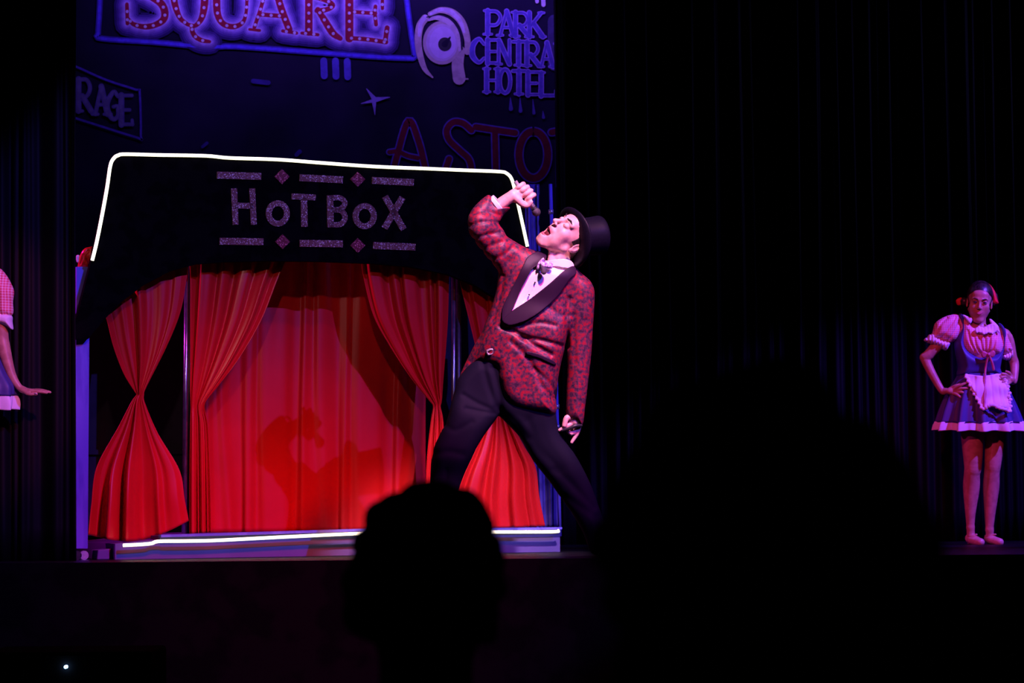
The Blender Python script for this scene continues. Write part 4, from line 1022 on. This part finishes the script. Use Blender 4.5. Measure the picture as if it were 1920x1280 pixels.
q.F = np.maximum(q.F, ((cf - line_) * hd.k).astype(np.float32))
q.go('hair', fr, M['hair'], g1)
q = Vol(1785, 1895, 530, 600, -25, 45, .8)
q.infl([(1847, 529), (1857, 533), (1866, 545), (1871, 560), (1873, 569), (1862, 567), (1856, 550)], 8, 6, 6, 2, 3)
q.groove([(1855, 538), (1860, 550), (1862, 562)], 1.5, 1.5)
plab(q.go('hair_bow', fr, M['red_bow'], g1), 'red hair bow')
q = Vol(1785, 1820, 545, 585, -25, 45, .8); q.infl([(1796, 562), (1806, 557), (1810, 566), (1804, 572), (1798, 571)], 4, 4, 21, 2, 3)
plab(q.go('hair_bow', fr, M['red_bow'], g1), 'small red clip')
# blouse with puffed sleeves
q = Vol(1725, 1910, 582, 700, -50, 45, .9)
q.infl([(1800, 593), (1816, 598), (1826, 608), (1836, 615), (1850, 610), (1862, 606), (1874, 614), (1880, 640), (1876, 664), (1850, 672), (1825, 672), (1806, 662), (1798, 640), (1796, 612)],
       [(1838, 605, 16), (1825, 645, 31), (1860, 645, 31), (1843, 640, 29), (1800, 620, 20), (1878, 625, 20), (1838, 668, 26)], 20, 2, 0)
q.infl([(1798, 591), (1783, 590), (1767, 596), (1754, 606), (1750, 620), (1748, 632), (1764, 636), (1782, 642), (1796, 634), (1802, 615)], 22, 17, 4, 4)
q.infl([(1876, 612), (1888, 618), (1894, 628), (1897, 645), (1899, 656), (1886, 664), (1876, 660), (1872, 640)], 19, 14, 6, 4)
for pts in ([(1790, 595), (1778, 612), (1765, 632)], [(1796, 604), (1788, 620), (1776, 638)], [(1775, 596), (1762, 608), (1754, 626)], [(1880, 618), (1888, 636), (1890, 655)], [(1887, 620), (1894, 640)],
            [(1822, 630), (1826, 650), (1838, 664)], [(1832, 628), (1836, 648), (1842, 664)], [(1852, 628), (1850, 648), (1846, 664)], [(1862, 630), (1858, 650), (1850, 664)], [(1842, 626), (1843, 645), (1844, 662)], [(1812, 620), (1815, 640), (1824, 658)]):
    q.groove(pts, 2.2, 2.0)
BL = q.go('blouse', fr, M['gingham'], g1)
def frill(box, parts, grooves, name, lab, par):
    q = Vol(*box)
    for p in parts: q.infl(*p)
    for p in grooves: q.groove(*p)
    return plab(q.go(name, fr, M['frill'], par), lab)
Bd = sub(BL, g1)
frill((1722, 1795, 615, 668, -45, 45, .9), [([(1748, 625), (1762, 634), (1781, 641), (1779, 650), (1773, 657), (1762, 651), (1750, 647), (1740, 643), (1733, 638), (1738, 632)], 19, 9, 5, 2, 4)],
      [([(x, 626), (x - 4, 654)], 1.2, 1.6) for x in range(1740, 1782, 6)], 'cuff', 'white frilled cuff', Bd)
frill((1868, 1910, 645, 685, -45, 45, .9), [([(1884, 663), (1892, 660), (1899, 654), (1902, 664), (1898, 671), (1890, 676), (1879, 672), (1876, 664)], 15, 7, 8, 2, 4)],
      [([(x, 658), (x + 1, 678)], 1.2, 1.4) for x in range(1880, 1902, 5)], 'cuff', 'white frilled cuff', Bd)
frill((1815, 1880, 595, 640, -45, 20, .9), [([(1823, 619), (1830, 611), (1840, 613), (1850, 609), (1860, 606), (1867, 614), (1871, 624), (1864, 622), (1857, 627), (1848, 624), (1840, 628), (1832, 624), (1826, 625)], 3.2, 3, [(1845, 610, -22), (1845, 628, -32), (1868, 620, -22)], 1, 4),
      ([(1852, 598), (1858, 600), (1869, 613), (1864, 616), (1856, 608)], 3.5, 3, [(1854, 600, -15), (1866, 613, -21)], 2, 4)],
      [([(x, 610), (x + 1, 628)], 1.2, 1.0) for x in range(1828, 1868, 6)], 'collar', 'white frilled collar', Bd)
frill((1797, 1825, 585, 612, -35, 0, .9), [([(1802, 590), (1811, 593), (1820, 597), (1817, 606), (1812, 604)], 3.2, 3, -18, 1, 4)], [], 'collar', 'white collar flap', Bd)
# bodice of the dress
q = Vol(1780, 1890, 585, 712, -45, 45, .9)
q.infl([(1797, 590), (1806, 590), (1809, 615), (1808, 640), (1815, 655), (1832, 667), (1848, 663), (1862, 662), (1874, 656), (1878, 645), (1876, 620), (1872, 606), (1878, 608), (1886, 622), (1884, 650), (1880, 664), (1875, 690), (1875, 706),
        (1800, 706), (1797, 688), (1791, 660), (1790, 640), (1800, 615)], [(1838, 665, 34), (1838, 700, 27), (1803, 620, 25), (1880, 630, 24)], 16, 1, 0, 4)
DR = q.go('dress', fr, M['dress'], g1)
skirt('skirt', fr, [(699, 1798, 1876, .2, 0), (712, 1792, 1881, .5, 0), (735, 1779, 1893, .9, 0), (765, 1768, 1906, 1.2, 0), (792, 1761, 1916, 1.5, 1)], M['dress'], sub(DR, g1))
plab(skirt('hem_frill', fr, [(789, 1762, 1915, 1.5, 1), (797, 1760, 1917, 1.8, 1), (806, 1759, 1919, 2.0, 1.2)], M['frill'], sub(DR, g1)), 'pale frilled hem')
q = Vol(1795, 1900, 692, 790, -75, 0, .9)
q.infl([(1805, 701), (1838, 704), (1873, 700), (1880, 722), (1884, 745), (1883, 768), (1876, 764), (1862, 762), (1848, 756), (1838, 762), (1832, 764), (1824, 748), (1816, 730), (1810, 714)], 3, 3,
       [(1840, 700, -34), (1845, 735, -49), (1848, 765, -58), (1808, 703, -26), (1876, 704, -27), (1884, 740, -41), (1820, 742, -47), (1883, 768, -50), (1862, 762, -56), (1862, 730, -46)], 1, 3)
for x in (1822, 1838, 1850, 1862, 1870): q.groove([(x, 706), (x + (x - 1840) * .2, 755)], 2.2, 1.5)
AP = plab(q.go('apron', fr, M['frill'], sub(DR, g1)), 'white apron')
q = Vol(1795, 1900, 692, 790, -78, 0, .8)
ed = [(1806, 703), (1812, 718), (1818, 734), (1826, 750), (1833, 765), (1842, 760), (1850, 757), (1862, 763), (1874, 766), (1883, 769), (1885, 748), (1882, 724), (1876, 704)]
zz = [-27, -34, -42, -50, -57, -60, -61, -60, -57, -52, -45, -38, -30]
ec = cr(np.array([(x, y, z) for (x, y), z in zip(ed, zz)], float), 4)
for i, p in enumerate(ec):
    q.ell(p + [(-1) ** i * 1.2, 0, -1.5], (3.6, 3.2, 2.4), k=1.0)
plab(q.go('apron_frill', fr, M['gingham'] if False else M['frill'], sub(DR, g1)), 'ruffled apron edge')
q = Vol(1825, 1875, 650, 775, -75, -10, .7)
q.infl([(1846, 662), (1836, 657), (1833, 665), (1838, 671), (1846, 666)], 3, 3, -36, 1, 3); q.infl([(1846, 662), (1856, 656), (1860, 663), (1855, 670), (1847, 666)], 3, 3, -36, 1, 3); q.ell((1846.5, 664.5, -38), (3.2, 3.6, 3.5), k=1)
q.chain([(1846, 666, -37), (1842, 690, -33), (1839, 715, -42), (1836, 745, -54), (1835, 762, -58)], [2, 2.2, 2.2, 2.2, 2.4], 1); q.chain([(1848, 666, -37), (1854, 680, -36), (1857, 692, -34)], [2, 2.4, 2.6], 1)
plab(q.go('ribbon', fr, M['ribbon'], sub(DR, g1)), 'rose ribbon bow with long tails')

# dancer at the left edge of the picture
fr = Fr(-40, 700, 12.55)
fl = floor_y_px(-40, 12.55) - .3
root = fr.to(np.array([-45., fl, 0])); root[2] = 0
g2 = thing('person', 'dancer at the left picture edge in pink gingham blouse, one palm held out flat', 'person', root)
hd = Head((-44, 440, 0), (.75, .02, -.65), (.03, -1, 0), 355)
v = Vol(-135, 105, 385, 1060, -60, 60, 1.1)
skull(hd, v, False, True)
v.chain([hd.p(0, -.02, -.06), (-44, 500, 3), (-44, 520, 4)], [16, 13, 20], 6)
v.chain([(-44, 530, 2), (-44, 590, 2), (-44, 645, 0), (-46, 700, 0)], [28, 25, 22, 30], 10)
v.chain([(-40, 522, 2), (-2, 532, 0), (2, 620, 2), (7, 652, 0), (22, 700, -6), (36, 724, -8), (46, 730, -9)], [20, 17, 13, 12.5, 8.6, 6.6, 6], 6)
v.chain([(-44, 522, 2), (-88, 532, 4), (-108, 640, 8), (-96, 725, -4)], [20, 15, 12, 8], 6)
v.ell((-94, 738, -5), (9, 14, 8), k=3)
v.ell((52, 732, -9), (13, 5, 9), k=4)
for z, L, dy in ((-15, 90, 1), (-11, 96, 0), (-7, 93, -1), (-3, 86, -1)):
    v.chain([(58, 732, z), ((58 + L) / 2 + 2, 732.5 + dy, z - 1), (L, 735 + dy, z)], [3.8, 3.4, 2.5], 1)
v.chain([(48, 733, -14), (58, 738, -20), (72, 738, -21)], [4, 3.6, 2.8], 1.2)
v.chain([(-64, 700, 0), (-63, 840, 0), (-63, 930, 3), (-62, 1020, 3), (-58, fl - 8, -16)], [28, 19, 17, 9, 7], 6)
v.chain([(-28, 700, 0), (-26, 840, 0), (-26, 930, 3), (-26, 1020, 3), (-20, fl - 8, -16)], [28, 19, 17, 9, 7], 6)
v.F = np.maximum(v.F, v.ax[1][None, :, None] - fl).astype(np.float32)
v.go('body', fr, M['skin_tan'], g2)
q = Vol(60, 82, 730, 746, -35, -10, .5); q.ell((71, 737.2, -23.5), (3.2, 1.6, 1.6), k=0); plab(q.go('fingernail', fr, M['silver'], g2), 'pale painted thumbnail')
q = Vol(-100, 20, 395, 500, -55, 55, 1.2); hd.ell(q, (0, -.020, .037), (.082, .104, .095), 4); hd.ell(q, (0, -.11, .05), (.04, .04, .04), 4); hd.ell(q, (0, -.065, -.03), (.055, .05, .05), 6)
C3 = [q.ax[0][:, None, None], q.ax[1][None, :, None], q.ax[2][None, None, :]]; cs, cf, cu = loc(hd.s), loc(hd.f), loc(hd.u)
q.F = np.maximum(q.F, ((cf - (.020 + .9 * np.maximum(cu - .03, 0))) * hd.k).astype(np.float32)); q.go('hair', fr, M['hair'], g2)
q = Vol(-125, 40, 488, 660, -55, 55, 1.0)
q.infl([(-78, 508), (-55, 500), (-44, 512), (-30, 500), (-8, 505), (0, 530), (-6, 580), (-14, 620), (-76, 620), (-84, 570), (-92, 530)], 34, 24, 2, 4)
q.infl([(-16, 500), (0, 503), (12, 516), (20, 530), (26, 546), (24, 565), (21, 592), (-20, 594), (-28, 545)], 25, 20, 0, 5)
q.infl([(-80, 502), (-98, 512), (-112, 536), (-112, 585), (-76, 590), (-68, 540)], 25, 20, 2, 5)
for pts in ([(-6, 508), (2, 545), (4, 588)], [(8, 520), (14, 550), (14, 588)]): q.groove(pts, 2.5, 2)
BL = q.go('blouse', fr, M['gingham_big'], g2)
frill((-60, 45, 575, 635, -50, 50, 1.0), [([(-22, 584), (0, 584), (21, 591), (23, 604), (24, 618), (14, 612), (2, 608), (-20, 606)], 22, 10, 0, 3)], [], 'cuff', 'white cuff', sub(BL, g2))
frill((-130, -62, 570, 615, -50, 50, 1.0), [([(-114, 580), (-74, 584), (-74, 606), (-118, 604)], 22, 10, 2, 3)], [], 'cuff', 'white cuff', sub(BL, g2))
q = Vol(-110, 20, 530, 665, -50, 50, 1.0)
q.infl([(-82, 540), (-60, 560), (-30, 560), (-10, 540), (-8, 590), (-10, 655), (-80, 655), (-82, 590)], [(-45, 570, 36), (-45, 650, 28)], 20, 2, 3)
DR = q.go('dress', fr, M['dress'], g2)
skirt('skirt', fr, [(648, -82, -8, .2, 0), (672, -92, 3, .5, 0), (700, -108, 17, .9, 0), (722, -120, 31, 1.0, 0), (740, -126, 33, 1.0, 1)], M['dress'], sub(DR, g2), k=9)
plab(skirt('hem_frill', fr, [(738, -124, 29, 1.2, 1), (752, -125, 30, 2, 1.5), (766, -125, 28, 2.4, 2)], M['frill'], sub(DR, g2), k=9), 'white frilled hem')
for cx in (-58, -20):
    q = Vol(cx - 30, cx + 30, fl - 26, fl + 2, -45, 25, 1); q.chain([(cx - 4, fl - 8, 4), (cx, fl - 7, -10), (cx + 6, fl - 6, -28)], [9, 9, 8], 4)
    q.F = np.maximum(q.F, q.ax[1][None, :, None] - fl).astype(np.float32); q.go('shoe', fr, M['tan_shoe'], g2)
# ---------------------------------------------------------------- spectators in the dark house
def spectator(cx, top, Y, hx, hy, lab, seed, h):
    fr = Fr(cx, top, Y); k = fr.k
    base = fr.to(np.array([cx, top + .95 * k, 0.])); base[2] = FZ
    t = thing('person', lab, 'person', base, None)
    bottom = top + 1.02 * k
    cy = top + hy
    hd = Head((cx, top + .125 * k, 0), (0, 0, 1), (0, -1, 0), k)
    v = Vol(cx - .30 * k, cx + .30 * k, top - .03 * k, bottom, -.30 * k, .65 * k, h)
    skull(hd, v, False)
    v.chain([(cx, top + .17 * k, -.01 * k), (cx, top + .30 * k, -.01 * k)], [.056 * k, .062 * k], .03 * k)
    v.chain([(cx - .15 * k, top + .38 * k, 0), (cx + .15 * k, top + .38 * k, 0)], [.07 * k, .07 * k], .06 * k)
    v.chain([(cx, top + .42 * k, 0), (cx, top + .62 * k, 0), (cx, top + .84 * k, 0)], [.13 * k, .12 * k, .14 * k], .05 * k)
    for q in (-1, 1):
        v.chain([(cx + q * .19 * k, top + .40 * k, 0), (cx + q * .235 * k, top + .66 * k, .02 * k), (cx + q * .15 * k, top + .78 * k, .25 * k)], [.052 * k, .04 * k, .032 * k], .03 * k)
        v.chain([(cx + q * .09 * k, top + .86 * k, .03 * k), (cx + q * .10 * k, top + .86 * k, .45 * k)], [.08 * k, .06 * k], .04 * k)
        for i in range(5): v.chain([(cx + q * (.15 - .012 * i) * k, top + .79 * k, .27 * k), (cx + q * (.13 - .02 * i) * k, top + .81 * k, .36 * k)], [.010 * k, .008 * k], .01 * k)
    v.go('body', fr, M['silhouette_hair'], t)
    rng = np.random.RandomState(seed)
    q = Vol(cx - hx * 1.25, cx + hx * 1.25, top - .03 * k, top + hy * 1.75, -hx * 1.25, hx * 1.1, h * .6)
    q.ell((cx, cy, -.02 * k), (hx * .97, hy * .98, hx * 1.0), k=2)
    for i in range(90):
        a = rng.normal(size=3); a /= np.linalg.norm(a)
        if a[2] > .55: continue
        q.ell((cx + a[0] * hx * .93, cy + a[1] * hy * .93, -.02 * k + a[2] * hx * .95), .022 * k * (.7 + .6 * rng.rand()), k=.015 * k)
    zq = q.ax[2][None, None, :]; yq = q.ax[1][None, :, None]
    q.F = np.maximum(q.F, np.minimum(zq - .045 * k, yq - (cy - .02 * k)) * .8).astype(np.float32)
    q.go('hair', fr, M['silhouette_hair'], t)
    s = thing('theatre_seat', 'dark theatre seat carrying ' + ('the nearer and larger' if Y < 2.5 else 'the smaller, farther') + ' silhouetted spectator', 'seat', base)
    bx, by = base[0], base[1]
    zs = fr.to(np.array([cx, top + .955 * k, 0.]))[2]
    mb = MB(); mb.box((bx - .25, by - .2, zs - .16), (bx + .25, by + .35, zs - .07)); mb.go('cushion', M['silhouette_hair'], s, bevel=.02)
    mb = MB(); mb.box((bx - .25, by - .36, zs - .16), (bx + .25, by - .28, zs + .38)); mb.go('backrest', M['silhouette_hair'], s, bevel=.02)
    for q_ in (-1, 1):
        mb = MB(); mb.box((bx + q_ * .22 - .02, by - .34, FZ), (bx + q_ * .22 + .02, by + .3, zs - .15)); mb.go('leg', M['silhouette_hair'], s)
spectator(799, 914, 3.4, 139, 165, 'spectator seen from behind, round black head cutting into the lit platform', 4, 12)
spectator(1420, 712, 1.9, 290, 330, 'large black out of focus spectator head, low in the dark right half', 7, 22)
